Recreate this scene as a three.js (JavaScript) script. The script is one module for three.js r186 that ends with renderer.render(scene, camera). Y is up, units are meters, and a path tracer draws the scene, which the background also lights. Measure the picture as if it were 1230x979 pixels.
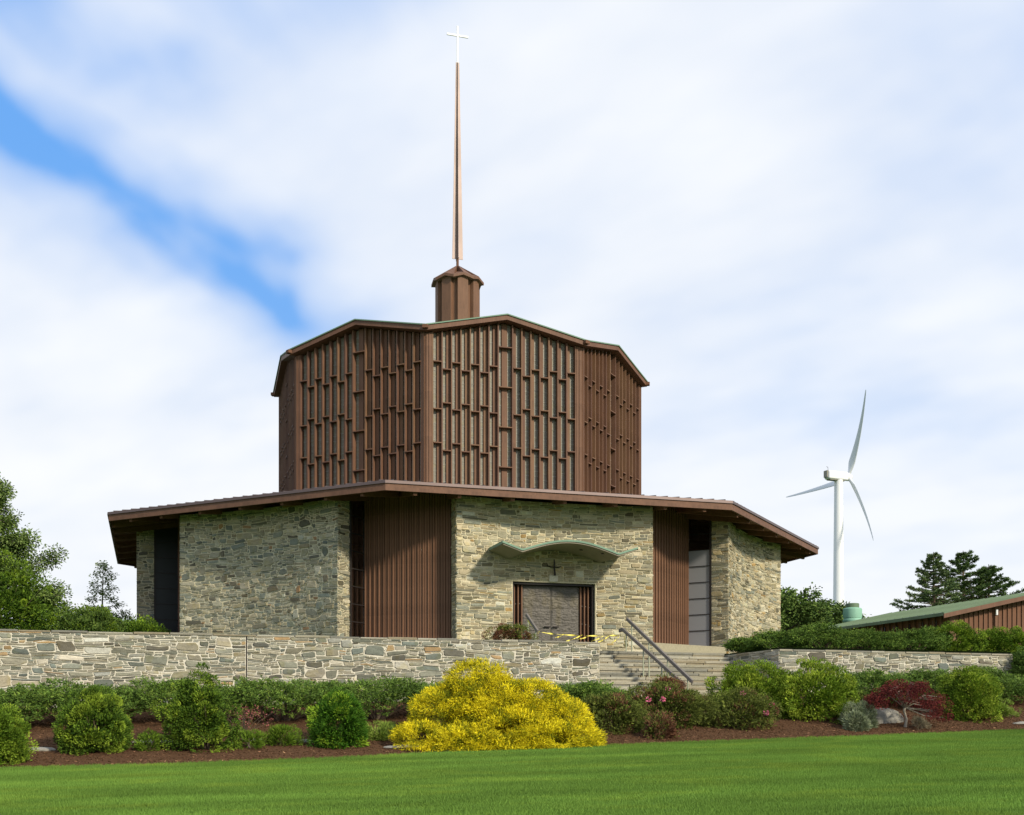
import * as THREE from 'three';
import { mergeGeometries, mergeVertices } from 'three/addons/utils/BufferGeometryUtils.js';
import { RoundedBoxGeometry } from 'three/addons/geometries/RoundedBoxGeometry.js';

/* ------------------------------------------------------------------ camera, sky, sun, exposure */
const EYE = 1.6;                                   // metres above the lawn where the photographer stands
const scene = new THREE.Scene();
const camera = new THREE.PerspectiveCamera(37.756, 1230 / 979, 0.3, 3000);
camera.position.set(0, EYE, 0);
camera.lookAt(0, EYE, -10);
camera.setViewOffset(1230, 979, 0, -381, 1230, 979); // rising front: verticals stay vertical
camera.updateProjectionMatrix();

const renderer = new THREE.WebGLRenderer({ antialias: true });
renderer.toneMapping = THREE.LinearToneMapping;
renderer.toneMappingExposure = 1.12;
renderer.shadowMap.enabled = true;

const rad = (d) => d * Math.PI / 180;
const ROT = rad(16.854);                           // the church front is turned this far to the right
const SUN_AZ = ROT + rad(27), SUN_EL = rad(29);
const sun = new THREE.DirectionalLight(new THREE.Color(1.0, 0.91, 0.74), 3.7);
sun.position.set(Math.sin(SUN_AZ) * Math.cos(SUN_EL) * 200, Math.sin(SUN_EL) * 200, Math.cos(SUN_AZ) * Math.cos(SUN_EL) * 200);
sun.target.position.set(0, 5, -45);
sun.position.add(sun.target.position);
sun.shadow.radius = 11;
sun.castShadow = true;
Object.assign(sun.shadow.camera, { left: -60, right: 60, top: 60, bottom: -40, near: 1, far: 500 });
sun.shadow.mapSize.set(4096, 4096);
scene.add(sun, sun.target);

/* ------------------------------------------------------------------ random numbers and noise */
function rngOf(seed) { let a = seed >>> 0; return () => { a = (a + 0x6D2B79F5) | 0; let t = Math.imul(a ^ (a >>> 15), 1 | a); t = (t + Math.imul(t ^ (t >>> 7), 61 | t)) ^ t; return ((t ^ (t >>> 14)) >>> 0) / 4294967296; }; }
function hash2(x, y, s) { let h = Math.imul(x, 374761393) + Math.imul(y, 668265263) + Math.imul(s, 974711); h = Math.imul(h ^ (h >>> 13), 1274126177); return ((h ^ (h >>> 16)) >>> 0) / 4294967296; }
const sm = (t) => t * t * (3 - 2 * t);
const mix = (a, b, t) => a + (b - a) * t;
const clamp = (x, a = 0, b = 1) => Math.min(b, Math.max(a, x));
const sstep = (a, b, x) => sm(clamp((x - a) / (b - a)));
function vnoise(x, y, s = 0, per = 0) {
  let xi = Math.floor(x), yi = Math.floor(y); const fx = sm(x - xi), fy = sm(y - yi); let x1 = xi + 1, y1 = yi + 1;
  if (per) { xi = ((xi % per) + per) % per; x1 = ((x1 % per) + per) % per; yi = ((yi % per) + per) % per; y1 = ((y1 % per) + per) % per; }
  return mix(mix(hash2(xi, yi, s), hash2(x1, yi, s), fx), mix(hash2(xi, y1, s), hash2(x1, y1, s), fx), fy);
}
function fbm(x, y, oct, s = 0, per = 0) { let v = 0, a = 0.5, n = 0; for (let i = 0; i < oct; i++) { v += a * vnoise(x, y, s + i * 17, per); n += a; a *= 0.5; x *= 2; y *= 2; per *= 2; } return v / n; }

/* the sky: thin high cloud torn open into blue in places, whiter towards the horizon */
function makeSky() {
  const W = 2048, H = 1024, data = new Float32Array(W * H * 4);
  const rifts = [  // long tears in the cloud sheet: azimuth, elevation (degrees) from end to end, half-width, depth
    [-52, 38, -23, 30.5, 3.6, 0.55], [-30, 29.0, -10.5, 19.6, 1.05, 1.25], [-14, 33.5, -3, 32.4, 2.6, 0.42], [-36, 31, -17, 28.5, 3.2, 0.42],
    [14, 15, 24, 11.5, 1.9, 0.3], [40, 26, 75, 33, 5, 0.7], [100, 30, 140, 22, 5, 0.8], [-150, 25, -100, 38, 6, 0.7], [160, 50, 215, 40, 7, 0.6], [-90, 18, -60, 12, 3, 0.6]];
  for (let j = 0; j < H; j++) {
    const el = (0.5 - (j + 0.5) / H) * Math.PI, eld = el * 180 / Math.PI;
    for (let i = 0; i < W; i++) {
      const th = ((i + 0.5) / W) * 2 * Math.PI;          // three.js: u = atan(z, x) / 2pi + 0.5
      const ang = th - Math.PI, dx = Math.cos(ang), dz = Math.sin(ang);
      let az = Math.atan2(dx, -dz) * 180 / Math.PI;
      const e = Math.max(el, 0.02), k = 1 / (Math.tan(e) + 0.22);
      const px = dx * k, pz = dz * k;
      const sx = px * 0.82 + pz * 0.57, sy = -px * 0.57 + pz * 0.82;     // streak direction of the high wind
      const n1 = fbm(sx * 1.5 + 11, sy * 3.0 + 7, 5, 3), n2 = fbm(sx * 5 + 3, sy * 9 + 1, 4, 21), n3 = fbm(px * 1.1 + 40, pz * 1.1 + 9, 3, 55);
      let rift = 0;
      const wA = az + (fbm(az * 0.09 + 60, eld * 0.14 + 60, 4, 81) - 0.5) * 6, wE = eld + (fbm(az * 0.10 + 90, eld * 0.16 + 30, 4, 83) - 0.5) * 5;
      const wisp = fbm((az * 0.89 - eld * 0.46) * 0.15 + 70, (az * 0.46 + eld * 0.89) * 0.34 + 80, 7, 87);
      for (const [a0, e0, a1, e1, w, d] of rifts) for (const wrap of [-360, 0, 360]) {
        const A = wA + wrap; if (A < Math.min(a0, a1) - 75 || A > Math.max(a0, a1) + 75) continue;
        const vx = a1 - a0, vy = e1 - e0, L = vx * vx + vy * vy, tc = clamp(((A - a0) * vx + (wE - e0) * vy) / L);
        const dist = Math.hypot((A - a0 - vx * tc) * 0.8, wE - e0 - vy * tc), ww = w * (1.15 - 0.4 * tc);
        rift = Math.max(rift, d * (0.52 * Math.exp(-dist * dist / (ww * ww)) + 0.55 * Math.exp(-dist * dist / (ww * ww * 9))) * (0.40 + 1.1 * wisp));
      }
      let cloud = 0.83 + (n1 - 0.5) * 0.36 + (n2 - 0.5) * 0.30 + (n3 - 0.5) * 0.2 + 0.32 * Math.exp(-Math.max(eld, 0) / 10);
      cloud = clamp(clamp(cloud, 0, 1.04) - rift * 0.80, 0.10, 1.04);
      const hz = Math.exp(-Math.max(eld, 0) / 12);
      const br = mix(0.050, 0.44, hz), bg = mix(0.300, 0.65, hz), bb = mix(0.80, 0.90, hz);
      const tw = 1.0 + (n2 - 0.5) * 0.05 + (n3 - 0.5) * 0.05;
      const c = sm(clamp(cloud)) * 0.5 + cloud * 0.5;
      let r = mix(br, 0.84 * tw, c), g = mix(bg, 0.865 * tw, c), b = mix(bb, 0.90 * tw, c);
      if (el < 0) { const t = sstep(0, -6, eld); r = mix(r, 0.12, t); g = mix(g, 0.13, t); b = mix(b, 0.09, t); }
      const o = (j * W + i) * 4, oo = ((H - 1 - j) * W + i) * 4; void o;
      data[oo] = r; data[oo + 1] = g; data[oo + 2] = b; data[oo + 3] = 1;
    }
  }
  const t = new THREE.DataTexture(data, W, H, THREE.RGBAFormat, THREE.FloatType);
  t.mapping = THREE.EquirectangularReflectionMapping; t.magFilter = THREE.LinearFilter; t.minFilter = THREE.LinearFilter; t.needsUpdate = true;
  return t;
}
const sky = makeSky();
scene.background = sky; scene.environment = sky;

/* ------------------------------------------------------------------ textures and materials */
function tex(size, rep, fn, srgb = false) {
  const d = new Uint8Array(size * size * 4);
  for (let y = 0; y < size; y++) for (let x = 0; x < size; x++) { const c = fn(x / size, y / size), o = (y * size + x) * 4; const a = Array.isArray(c) ? c : [c, c, c]; for (let k = 0; k < 3; k++) d[o + k] = clamp(a[k]) * 255; d[o + 3] = 255; }
  const t = new THREE.DataTexture(d, size, size); t.wrapS = t.wrapT = THREE.RepeatWrapping; t.magFilter = THREE.LinearFilter; t.minFilter = THREE.LinearMipmapLinearFilter; t.generateMipmaps = true;
  t.repeat.set(rep, rep); if (srgb) t.colorSpace = THREE.SRGBColorSpace; t.needsUpdate = true; return t;
}
const stoneTone = tex(512, 1, (u, v) => { const a = fbm(u * 6, v * 18, 4, 5, 6), b = fbm(u * 32, v * 48, 3, 9, 32), m = fbm(u * 4, v * 4, 3, 77, 4); const l = 0.60 + a * 0.38 + (b - 0.5) * 0.36; const st = sstep(0.58, 0.74, m) * 0.20; return [l + st * 0.10, l - st * 0.02, l * 0.97 - st * 0.55]; });
const stoneBump = tex(512, 1, (u, v) => 0.5 * fbm(u * 8, v * 20, 5, 15, 8) + 0.5 * fbm(u * 40, v * 56, 3, 19, 40));
const mortarTone = tex(256, 1.5, (u, v) => 0.74 + 0.3 * (fbm(u * 16, v * 16, 4, 31, 16) - 0.2));
const woodTone = tex(512, 0.5, (u, v) => 0.60 + 0.34 * fbm(u * 40, v * 3, 4, 41, 40) + 0.34 * (fbm(u * 6, v * 3, 4, 44, 6) - 0.3));
const patchTone = tex(256, 0.25, (u, v) => 0.80 + 0.3 * (fbm(u * 6, v * 6, 5, 61, 6) - 0.35));
const fineBump = tex(256, 2, (u, v) => fbm(u * 32, v * 32, 3, 71, 32));
const std = (r, g, b, o = {}) => new THREE.MeshPhysicalMaterial({ color: new THREE.Color().setRGB(r, g, b), roughness: 0.8, specularIntensity: 0.5, ...o });
const matt = (r, g, b, o = {}) => std(r, g, b, { specularIntensity: 0.12, ...o });   // earth, bark, grass: hardly any sheen
const M = {
  stone: new THREE.MeshPhysicalMaterial({ specularIntensity: 0.3, vertexColors: true, map: stoneTone, bumpMap: stoneBump, bumpScale: 0.012, roughness: 0.88 }),
  mortar: std(0.72, 0.64, 0.44, { map: mortarTone, bumpMap: fineBump, bumpScale: 0.006, roughness: 0.95 }),
  mortarPale: std(0.74, 0.69, 0.56, { map: mortarTone, bumpMap: fineBump, bumpScale: 0.008, roughness: 0.95 }),
  siding: std(0.196, 0.101, 0.059, { map: woodTone, roughness: 0.72 }),
  fin: std(0.192, 0.099, 0.058, { map: woodTone, roughness: 0.65 }),
  fascia: std(0.180, 0.090, 0.054, { map: woodTone, roughness: 0.6 }),
  drip: std(0.150, 0.108, 0.100, { map: patchTone, roughness: 0.45, metalness: 0.3 }),
  roofMetal: std(0.14, 0.11, 0.11, { map: patchTone, roughness: 0.5, metalness: 0.3 }),
  soffit: std(0.185, 0.090, 0.052, { map: woodTone }),
  copper: std(0.22, 0.34, 0.24, { map: patchTone, roughness: 0.7 }),
  canopyUnder: std(0.36, 0.32, 0.24, { map: patchTone, bumpMap: fineBump, bumpScale: 0.004 }),
  leadGlass: std(0.28, 0.262, 0.215, { map: stoneTone, roughness: 0.32 }),
  lead: std(0.42, 0.40, 0.35, { roughness: 0.6 }),
  glass: new THREE.MeshPhysicalMaterial({ color: 0xffffff, roughness: 0.03, transmission: 1, thickness: 0, ior: 1.85, side: THREE.DoubleSide }),
  darkMetal: std(0.035, 0.03, 0.028, { roughness: 0.55, metalness: 0.2 }),
  bronze: std(0.150, 0.135, 0.120, { map: stoneTone, roughness: 0.6, metalness: 0.15 }),
  spire: std(0.44, 0.335, 0.295, { map: patchTone, roughness: 0.45, metalness: 0.15 }),
  white: std(0.80, 0.80, 0.80, { roughness: 0.4 }),
  blade: std(0.70, 0.72, 0.75, { roughness: 0.4 }),
  concrete: std(0.42, 0.37, 0.25, { map: mortarTone, bumpMap: fineBump, bumpScale: 0.004 }),
  rail: std(0.21, 0.185, 0.16, { map: woodTone, roughness: 0.7 }),
  post: std(0.34, 0.36, 0.25, { roughness: 0.6 }),
  tape: std(0.84, 0.72, 0.14, { roughness: 0.5, side: THREE.DoubleSide }),
  mulch: matt(0.135, 0.072, 0.038, { map: tex(512, 0.7, (u, v) => 0.45 + 0.75 * fbm(u * 48, v * 48, 4, 91, 48)), bumpMap: fineBump, bumpScale: 0.03, roughness: 1 }),
  chip: matt(0.160, 0.088, 0.048, { roughness: 1 }),
  lawn: matt(0.102, 0.186, 0.033, { map: tex(1024, 1 / 12, (u, v) => { const st = fbm(u * 3, v * 10, 4, 101, 1) ; const l = 0.62 + 0.42 * fbm(u * 4, v * 16, 5, 104, 4) + 0.3 * (fbm(u * 128, v * 128, 2, 109, 128) - 0.5); const y = sstep(0.5, 0.72, fbm(u * 5, v * 9, 4, 111, 5)) * 0.12; void st; return [l + y, l + y * 0.45, l - y * 0.3]; }), roughness: 1 }),
  field: matt(0.06, 0.12, 0.025, { map: patchTone, roughness: 1 }),
  bark: matt(0.15, 0.115, 0.085, { map: stoneTone, bumpMap: stoneBump, bumpScale: 0.02, roughness: 0.95 }),
  birch: std(0.36, 0.32, 0.27, { map: stoneTone, roughness: 0.9 }),
  gardenStone: std(0.36, 0.34, 0.30, { map: stoneTone, bumpMap: stoneBump, bumpScale: 0.015, roughness: 0.95 }),
  hallBoard: std(0.195, 0.094, 0.054, { map: woodTone, roughness: 0.8 }), glassDark: std(0.02, 0.022, 0.024, { roughness: 0.12 }),
  copperGreen: std(0.150, 0.215, 0.130, { map: patchTone, roughness: 0.65 }), mint: std(0.30, 0.56, 0.40, { map: patchTone, roughness: 0.55 }),
  white2: std(0.62, 0.62, 0.60), palegreen: std(0.50, 0.62, 0.50, { map: patchTone, roughness: 0.5 }),
  grass: new THREE.MeshPhysicalMaterial({ color: 0xffffff, roughness: 0.9, specularIntensity: 0.12, side: THREE.DoubleSide }),
  glassStained: std(0.020, 0.024, 0.026, { roughness: 0.4 }),
  paintedSkyPane: std(0.30, 0.305, 0.32, { roughness: 0.35 }),  // sky reflection painted as flat grey, lower panes of the window by the steps
  leaf: new THREE.MeshPhysicalMaterial({ vertexColors: true, roughness: 0.7, specularIntensity: 0.22, side: THREE.DoubleSide }),
  petal: new THREE.MeshPhysicalMaterial({ vertexColors: true, roughness: 0.8, specularIntensity: 0.1, side: THREE.DoubleSide }),
};

const finMats = [1, 0.88, 1.1, 0.95].map((k, i) => std(0.192 * k, 0.099 * k * (i === 2 ? 1.06 : 1), 0.058 * k * (i === 1 ? 1.1 : 1), { map: woodTone, roughness: 0.65 })), sideMats = [1, 0.86, 1.12].map((k) => std(0.196 * k, 0.101 * k, 0.059 * k, { map: woodTone, roughness: 0.72 }));
const finMat = (rng) => finMats[Math.floor(rng() * 4)], sideMat = (rng) => sideMats[Math.floor(rng() * 3)];
/* ------------------------------------------------------------------ naming and small mesh tools */
const used = {};
const numbered = (n) => { const k = (used[n] = (used[n] ?? -1) + 1); return k ? `${n}_${String(k).padStart(3, '0')}` : n; };
function tag(o, label, category, group, kind) { o.userData.label = label; if (category) o.userData.category = category; if (group) o.userData.group = group; if (kind) o.userData.kind = kind; return o; }
function thing(name, label, category, pos = [0, 0, 0], turn = 0, group) { const o = new THREE.Group(); o.name = numbered(name); o.position.set(...pos); o.rotation.y = turn; scene.add(o); return tag(o, label, category, group); }
function part(name, geo, mat, parent) { const m = new THREE.Mesh(geo, mat); m.name = name; parent.add(m); return m; }
function structure(name, geo, mat, label, category) { const m = part(numbered(name), geo, mat, scene); m.userData.kind = 'structure'; m.userData.label = label; m.userData.category = category; return m; }
const V = (x, y, z) => new THREE.Vector3(x, y, z);
function box(x0, x1, y0, y1, z0, z1) { const g = new THREE.BoxGeometry(x1 - x0, y1 - y0, z1 - z0); g.translate((x0 + x1) / 2, (y0 + y1) / 2, (z0 + z1) / 2); return boxUV(g); }
function rbox(w, h, d, r = 0.01) { return new RoundedBoxGeometry(w, h, d, 1, r); }
function boxUV(g) { const p = g.attributes.position, n = g.attributes.normal, uv = new Float32Array(p.count * 2); for (let i = 0; i < p.count; i++) { const ax = Math.abs(n.getX(i)), ay = Math.abs(n.getY(i)); const x = p.getX(i), y = p.getY(i), z = p.getZ(i); if (ay > 0.7) { uv[2 * i] = x; uv[2 * i + 1] = z; } else if (ax > 0.7) { uv[2 * i] = z; uv[2 * i + 1] = y; } else { uv[2 * i] = x; uv[2 * i + 1] = y; } } g.setAttribute('uv', new THREE.BufferAttribute(uv, 2)); return g; }
function smooth(g) { g.deleteAttribute('normal'); g.deleteAttribute('uv'); const h = mergeVertices(g, 1e-4); h.computeVertexNormals(); return h; }
class Tris {                                         // a bag of flat triangles
  constructor() { this.p = []; this.uv = []; this.c = []; }
  tri(a, b, c) { this.p.push(...a, ...b, ...c); for (const q of [a, b, c]) this.uv.push(0, 0); return this; }
  quad(a, b, c, d) { return this.tri(a, b, c).tri(a, c, d); }
  build(autoUV = true) { const g = new THREE.BufferGeometry(); g.setAttribute('position', new THREE.BufferAttribute(new Float32Array(this.p), 3)); g.computeVertexNormals(); g.setAttribute('uv', new THREE.BufferAttribute(new Float32Array(this.uv), 2)); if (this.c.length) g.setAttribute('color', new THREE.BufferAttribute(new Float32Array(this.c), 3)); return autoUV ? boxUV(g) : g; }
}
function tube(pts, radii, seg = 7) {                  // tapered tube through points
  const T = new Tris(), rings = [];
  for (let i = 0; i < pts.length; i++) {
    const d = (i < pts.length - 1 ? pts[i + 1].clone().sub(pts[i]) : pts[i].clone().sub(pts[i - 1])).normalize();
    const a = Math.abs(d.y) > 0.9 ? V(1, 0, 0) : V(0, 1, 0), s = d.clone().cross(a).normalize(), t = d.clone().cross(s).normalize(), r = [];
    for (let k = 0; k < seg; k++) { const f = k / seg * 2 * Math.PI; r.push(pts[i].clone().addScaledVector(s, Math.cos(f) * radii[i]).addScaledVector(t, Math.sin(f) * radii[i]).toArray()); }
    rings.push(r);
  }
  for (let i = 0; i + 1 < rings.length; i++) for (let k = 0; k < seg; k++) T.quad(rings[i][k], rings[i][(k + 1) % seg], rings[i + 1][(k + 1) % seg], rings[i + 1][k]);
  return T.build();
}

/* ------------------------------------------------------------------ ground: u runs along the garden wall, v out towards the lawn */
const TERR = 2.75;                                   // terrace above eye level
const O0 = [2.94, 40.0];                             // end of the garden wall beside the steps
const cR = Math.cos(ROT), sR = Math.sin(ROT);
const wx = (u, v) => O0[0] + u * cR + v * sR, wz = (u, v) => -(O0[1] + u * sR - v * cR);
const edgeLine = [[-90, 9.0], [-40, 9.0], [-24, 8.9], [-17.56, 9.31], [-14.1, 9.84], [-10.1, 9.5], [-7.75, 8.75], [-5, 8.2], [-2.82, 7.92], [0.5, 7.62], [4.3, 7.38], [8, 7.1], [11.5, 6.66], [18, 5.8], [40, 5], [90, 5]];
function edgeV(u) { for (let i = 0; i + 1 < edgeLine.length; i++) { const [a, va] = edgeLine[i], [b, vb] = edgeLine[i + 1]; if (u <= b) return mix(va, vb, sm(clamp((u - a) / (b - a)))*0.5 + 0.5 * clamp((u - a) / (b - a))); } return 5; }
function ground(u, v) {                              // height above eye level in front of the wall
  const uu = clamp(u, -40, 30), t = (uu + 17.6) / 29.1, ve = 9.3 - 2.7 * t, he = -0.99 + 0.8 * t, gb = 0.9 + 0.025 * uu;
  if (v <= ve) return mix(gb, he, Math.max(v, 0) / ve);
  return mix(he, -EYE, clamp((v - ve) / 28));
}
const gy = (u, v) => ground(u, v) + EYE;
const TY = TERR + EYE;
function uvSheet(us, rows, y, lift) { // rows: v for each row as a function of u
  const pos = [], uv = [], idx = [];
  for (let j = 0; j < rows.length; j++) for (let i = 0; i < us.length; i++) { const u = us[i], v = rows[j](u); pos.push(wx(u, v), y(u, v) + lift, wz(u, v)); uv.push(u, v); }
  const n = us.length;
  for (let j = 0; j + 1 < rows.length; j++) for (let i = 0; i + 1 < n; i++) { const a = j * n + i; idx.push(a, a + n, a + 1, a + 1, a + n, a + n + 1); }
  const g = new THREE.BufferGeometry(); g.setAttribute('position', new THREE.Float32BufferAttribute(pos, 3)); g.setAttribute('uv', new THREE.Float32BufferAttribute(uv, 2)); g.setIndex(idx); g.computeVertexNormals(); return g;
}
{
  const us = []; for (let u = -600; u < -40; u += 40) us.push(u); for (let u = -40; u <= 40; u += 0.4) us.push(u); for (let u = 80; u <= 600; u += 40) us.push(u);
  const rows = []; for (const t of [-0.02, 0.15, 0.4, 0.8, 1.4, 2, 3, 4, 6, 8, 10, 13, 16, 20, 24, 28, 32, 40, 60, 120, 300, 600]) rows.push((u) => edgeV(u) + t);
  structure('lawn', uvSheet(us, rows, gy, 0.03), M.lawn, 'mown green lawn sloping up to the planted bed', 'lawn');
  const us2 = []; for (let u = -60; u <= 60; u += 0.2) us2.push(u);
  const rows2 = []; for (let k = 0; k <= 44; k++) rows2.push((u) => mix(-0.15, edgeV(u) + 0.02, k / 44));
  structure('mulch_bed', uvSheet(us2, rows2, (u, v) => gy(u, v) + 0.05 * (fbm(u * 1.3, v * 1.3, 4, 7) - 0.45) * clamp((edgeV(u) - v) * 2) + 0.005, 0.0), M.mulch, 'brown bark mulch bed between lawn and stone wall', 'ground');
  // terrace behind the walls, notched where the steps come up, out to the horizon
  const S = new THREE.Shape(); const p2 = (u, v) => [wx(u, v), -wz(u, v)];
  [[-1200, -0.2], [-0.2, -0.2], [-0.2, -4.35], [7.0, -4.35], [7.0, -0.2], [1200, -0.2], [1200, -1800], [-1200, -1800]].forEach((q, i) => S[i ? 'lineTo' : 'moveTo'](...p2(...q)));
  const g = new THREE.ShapeGeometry(S); g.rotateX(-Math.PI / 2); g.translate(0, TY, 0);
  structure('terrace_ground', g, M.field, 'grassy terrace that the church stands on', 'ground');
}

for (const [a, b] of [[-300, -29.6], [16.7, 300]]) { // grass banks where the garden walls end
  const us = []; for (let k = 0; k <= 60; k++) us.push(mix(a, b, k / 60));
  structure('grass_bank', uvSheet(us, [0, 0.25, 0.5, 0.75, 1].map((t) => () => mix(-0.35, 2.6, t)), (u, v) => mix(TY + 0.01, gy(u, 2.6) - 0.03, sm(clamp((v + 0.35) / 2.95))), 0), M.field, a < 0 ? 'grass bank past the outer end of the long garden wall' : 'grass bank past the end of the short garden wall', 'bank');
}
/* ------------------------------------------------------------------ rubble stonework */
// fills a w x h field with big irregular stones and thin slabs on a fine lattice; returns stones as outlines
function packStones(w, h, o, rng, blocked) {
  const cw = o.cw ?? 0.05, ch = o.ch ?? 0.04, nx = Math.round(w / cw), ny = Math.round(h / ch), occ = new Uint8Array(nx * ny), out = [];
  const sx = w / nx, sy = h / ny;
  if (blocked) for (let j = 0; j < ny; j++) for (let i = 0; i < nx; i++) if (blocked((i + 0.5) * sx, (j + 0.5) * sy)) occ[j * nx + i] = 1;
  const free = (i, j, a, b) => { if (i < 0 || j < 0 || i + a > nx || j + b > ny) return false; for (let y = j; y < j + b; y++) for (let x = i; x < i + a; x++) if (occ[y * nx + x]) return false; return true; };
  const put = (i, j, a, b, big) => { for (let y = j; y < j + b; y++) for (let x = i; x < i + a; x++) occ[y * nx + x] = 1; out.push({ x: i * sx, y: j * sy, w: a * sx, h: b * sy, big }); };
  const tries = Math.round(w * h * o.bigTry);
  for (let k = 0; k < tries; k++) { const a = Math.round(mix(o.bigW[0], o.bigW[1], Math.pow(rng(), 1.6)) / cw), b = Math.max(2, Math.round(mix(o.bigH[0], o.bigH[1], Math.pow(rng(), 1.5)) / ch)); if (o.flat && a * cw < b * ch * o.flat) continue; const i = Math.floor(rng() * (nx - a + 1)), j = Math.floor(rng() * (ny - b + 1)); if (free(i, j, a, b)) put(i, j, a, b, true); }
  for (let j = 0; j < ny; j++) for (let i = 0; i < nx; i++) {
    if (occ[j * nx + i]) continue;
    let b = rng() < o.thin ? 1 : rng() < 0.75 ? 2 : 3, a = Math.round(mix(o.slabW[0], o.slabW[1], rng() * rng()) / cw);
    while (b > 1 && !free(i, j, Math.min(a, 2), b)) b--;
    while (a > 1 && !free(i, j, a, b)) a--;
    if (free(i + a, j, 1, b) && !free(i + a, j, 2, b)) a++;
    put(i, j, a, b, false);
  }
  return out;
}
function stoneShape(s, o, rng, map, col, T) {
  const gap = o.gap * (0.6 + 0.8 * rng()), x0 = s.x + gap, x1 = s.x + s.w - gap, y0 = s.y + gap * 0.75, y1 = s.y + s.h - gap * 0.75, w = x1 - x0, h = y1 - y0;
  if (w < 0.012 || h < 0.01) return false;
  const cut = () => Math.min(w, h) * (s.big ? (rng() < 0.3 ? 0.45 : 0.18) * (0.3 + rng()) : 0.05 + 0.25 * rng()), cutX = () => Math.min(w * 0.45, cut() * (0.6 + rng() * 2.2)), jit = () => (rng() - 0.5) * Math.min(w, h) * (s.big ? 0.45 : 0.5);
  let pts = [];
  const a = cutX(), a2 = cut(), b = cutX(), b2 = cut(), c = cutX(), c2 = cut(), d = cutX(), d2 = cut();
  pts.push([x0 + a, y0 + Math.max(0, jit()) * 0.5], [x1 - b, y0 + Math.max(0, jit()) * 0.5], [x1, y0 + b2], [x1 - Math.abs(jit()) * 0.4, y1 - c2], [x1 - c, y1]);
  if (w > 0.2) pts.push([mix(x0, x1, 0.35 + 0.3 * rng()), y1 - Math.abs(jit()) * 0.5]);
  pts.push([x0 + d, y1 - Math.abs(jit()) * 0.3], [x0, y1 - d2], [x0 + Math.abs(jit()) * 0.4, y0 + a2]);
  const proud = (s.big ? 0.020 : 0.010) + 0.034 * rng() * rng() + 0.008 * rng(), bev = Math.min(0.012, h * 0.22), cx = (x0 + x1) / 2 + jit() * 0.5, cy = (y0 + y1) / 2 + jit() * 0.3;
  const tx = (rng() - 0.5) * 0.03, ty = (rng() - 0.5) * 0.04, n = pts.length;
  const inner = pts.map(([x, y]) => { const L = Math.hypot(x - cx, y - cy) || 1, f = Math.max(0.5, 1 - bev / L); const X = cx + (x - cx) * f, Y = cy + (y - cy) * f; return [X, Y, proud + (X - cx) * tx + (Y - cy) * ty + (rng() - 0.5) * 0.005]; });
  const mid = pts.map(([x, y]) => [x, y, proud * 0.45]), back = pts.map(([x, y]) => [x, y, -0.03]), ctr = [cx, cy, proud + 0.004 * rng()];
  const ou = rng() * 7, ov = rng() * 7;
  const wob = o.still ? 0.04 : o.wob ?? 0.06, wp = (x, y) => { const ex = clamp(Math.min(x, o.W - x) / 0.25), ey = clamp(Math.min(y, o.H - y) / 0.2); return [x + ex * wob * 1.4 * (fbm(x * 2.1 + 30, y * 3.4 + 10, 2, 301) - 0.5) * 2, y + ey * wob * (fbm(x * 1.9 + 70, y * 2.6 + 50, 2, 307) - 0.5) * 2]; };
  const add = (...q) => { for (const v of q) { const [X, Y] = wp(v[0], v[1]); T.p.push(...map(X, Y, v[2])); T.uv.push(v[0] * 0.9 + ou, v[1] * 0.9 + ov); T.c.push(...col); } };
  for (let i = 0; i < n; i++) { const k = (i + 1) % n; add(ctr, inner[i], inner[k]); add(inner[i], mid[i], mid[k]); add(inner[i], mid[k], inner[k]); add(mid[i], back[i], back[k]); add(mid[i], back[k], mid[k]); }
  return true;
}
function stoneColour(rng, pal) { let r = rng(), k = 0; while (k < pal.length - 1 && r > pal[k][0]) { r -= pal[k][0]; k++; } const [, R, G, B] = pal[k], l = 0.72 + 0.56 * rng(), t = (rng() - 0.5) * 0.12; return [R * l * (1 + t), G * l, B * l * (1 - t)]; }
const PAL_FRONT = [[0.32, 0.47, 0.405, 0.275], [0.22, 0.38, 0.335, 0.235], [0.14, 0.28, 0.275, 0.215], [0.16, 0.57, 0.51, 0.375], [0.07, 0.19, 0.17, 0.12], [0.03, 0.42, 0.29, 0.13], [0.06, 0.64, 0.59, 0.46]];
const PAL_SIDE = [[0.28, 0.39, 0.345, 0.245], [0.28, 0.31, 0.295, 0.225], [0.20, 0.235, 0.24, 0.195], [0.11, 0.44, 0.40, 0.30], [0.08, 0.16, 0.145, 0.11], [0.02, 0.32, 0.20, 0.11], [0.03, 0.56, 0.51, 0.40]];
const PAL_GARDEN = [[0.30, 0.36, 0.335, 0.255], [0.27, 0.27, 0.265, 0.205], [0.17, 0.20, 0.215, 0.18], [0.12, 0.45, 0.43, 0.36], [0.08, 0.16, 0.15, 0.12], [0.03, 0.44, 0.31, 0.17], [0.06, 0.62, 0.59, 0.50]];
const STYLE_CHURCH = { bigTry: 8, bigW: [0.22, 0.75], bigH: [0.13, 0.32], slabW: [0.16, 1.0], thin: 0.58, gap: 0.0135, cw: 0.05, ch: 0.054, wob: 0.085 };
const STYLE_CHURCH_FRONT = { bigTry: 4, bigW: [0.26, 0.85], bigH: [0.12, 0.27], slabW: [0.2, 1.1], thin: 0.58, gap: 0.0125, cw: 0.05, ch: 0.054, wob: 0.075 };
const STYLE_GARDEN = { bigTry: 8, bigW: [0.22, 0.80], bigH: [0.11, 0.36], slabW: [0.18, 1.1], thin: 0.66, gap: 0.0125, cw: 0.05, ch: 0.045, flat: 1.2, wob: 0.085 };
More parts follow.
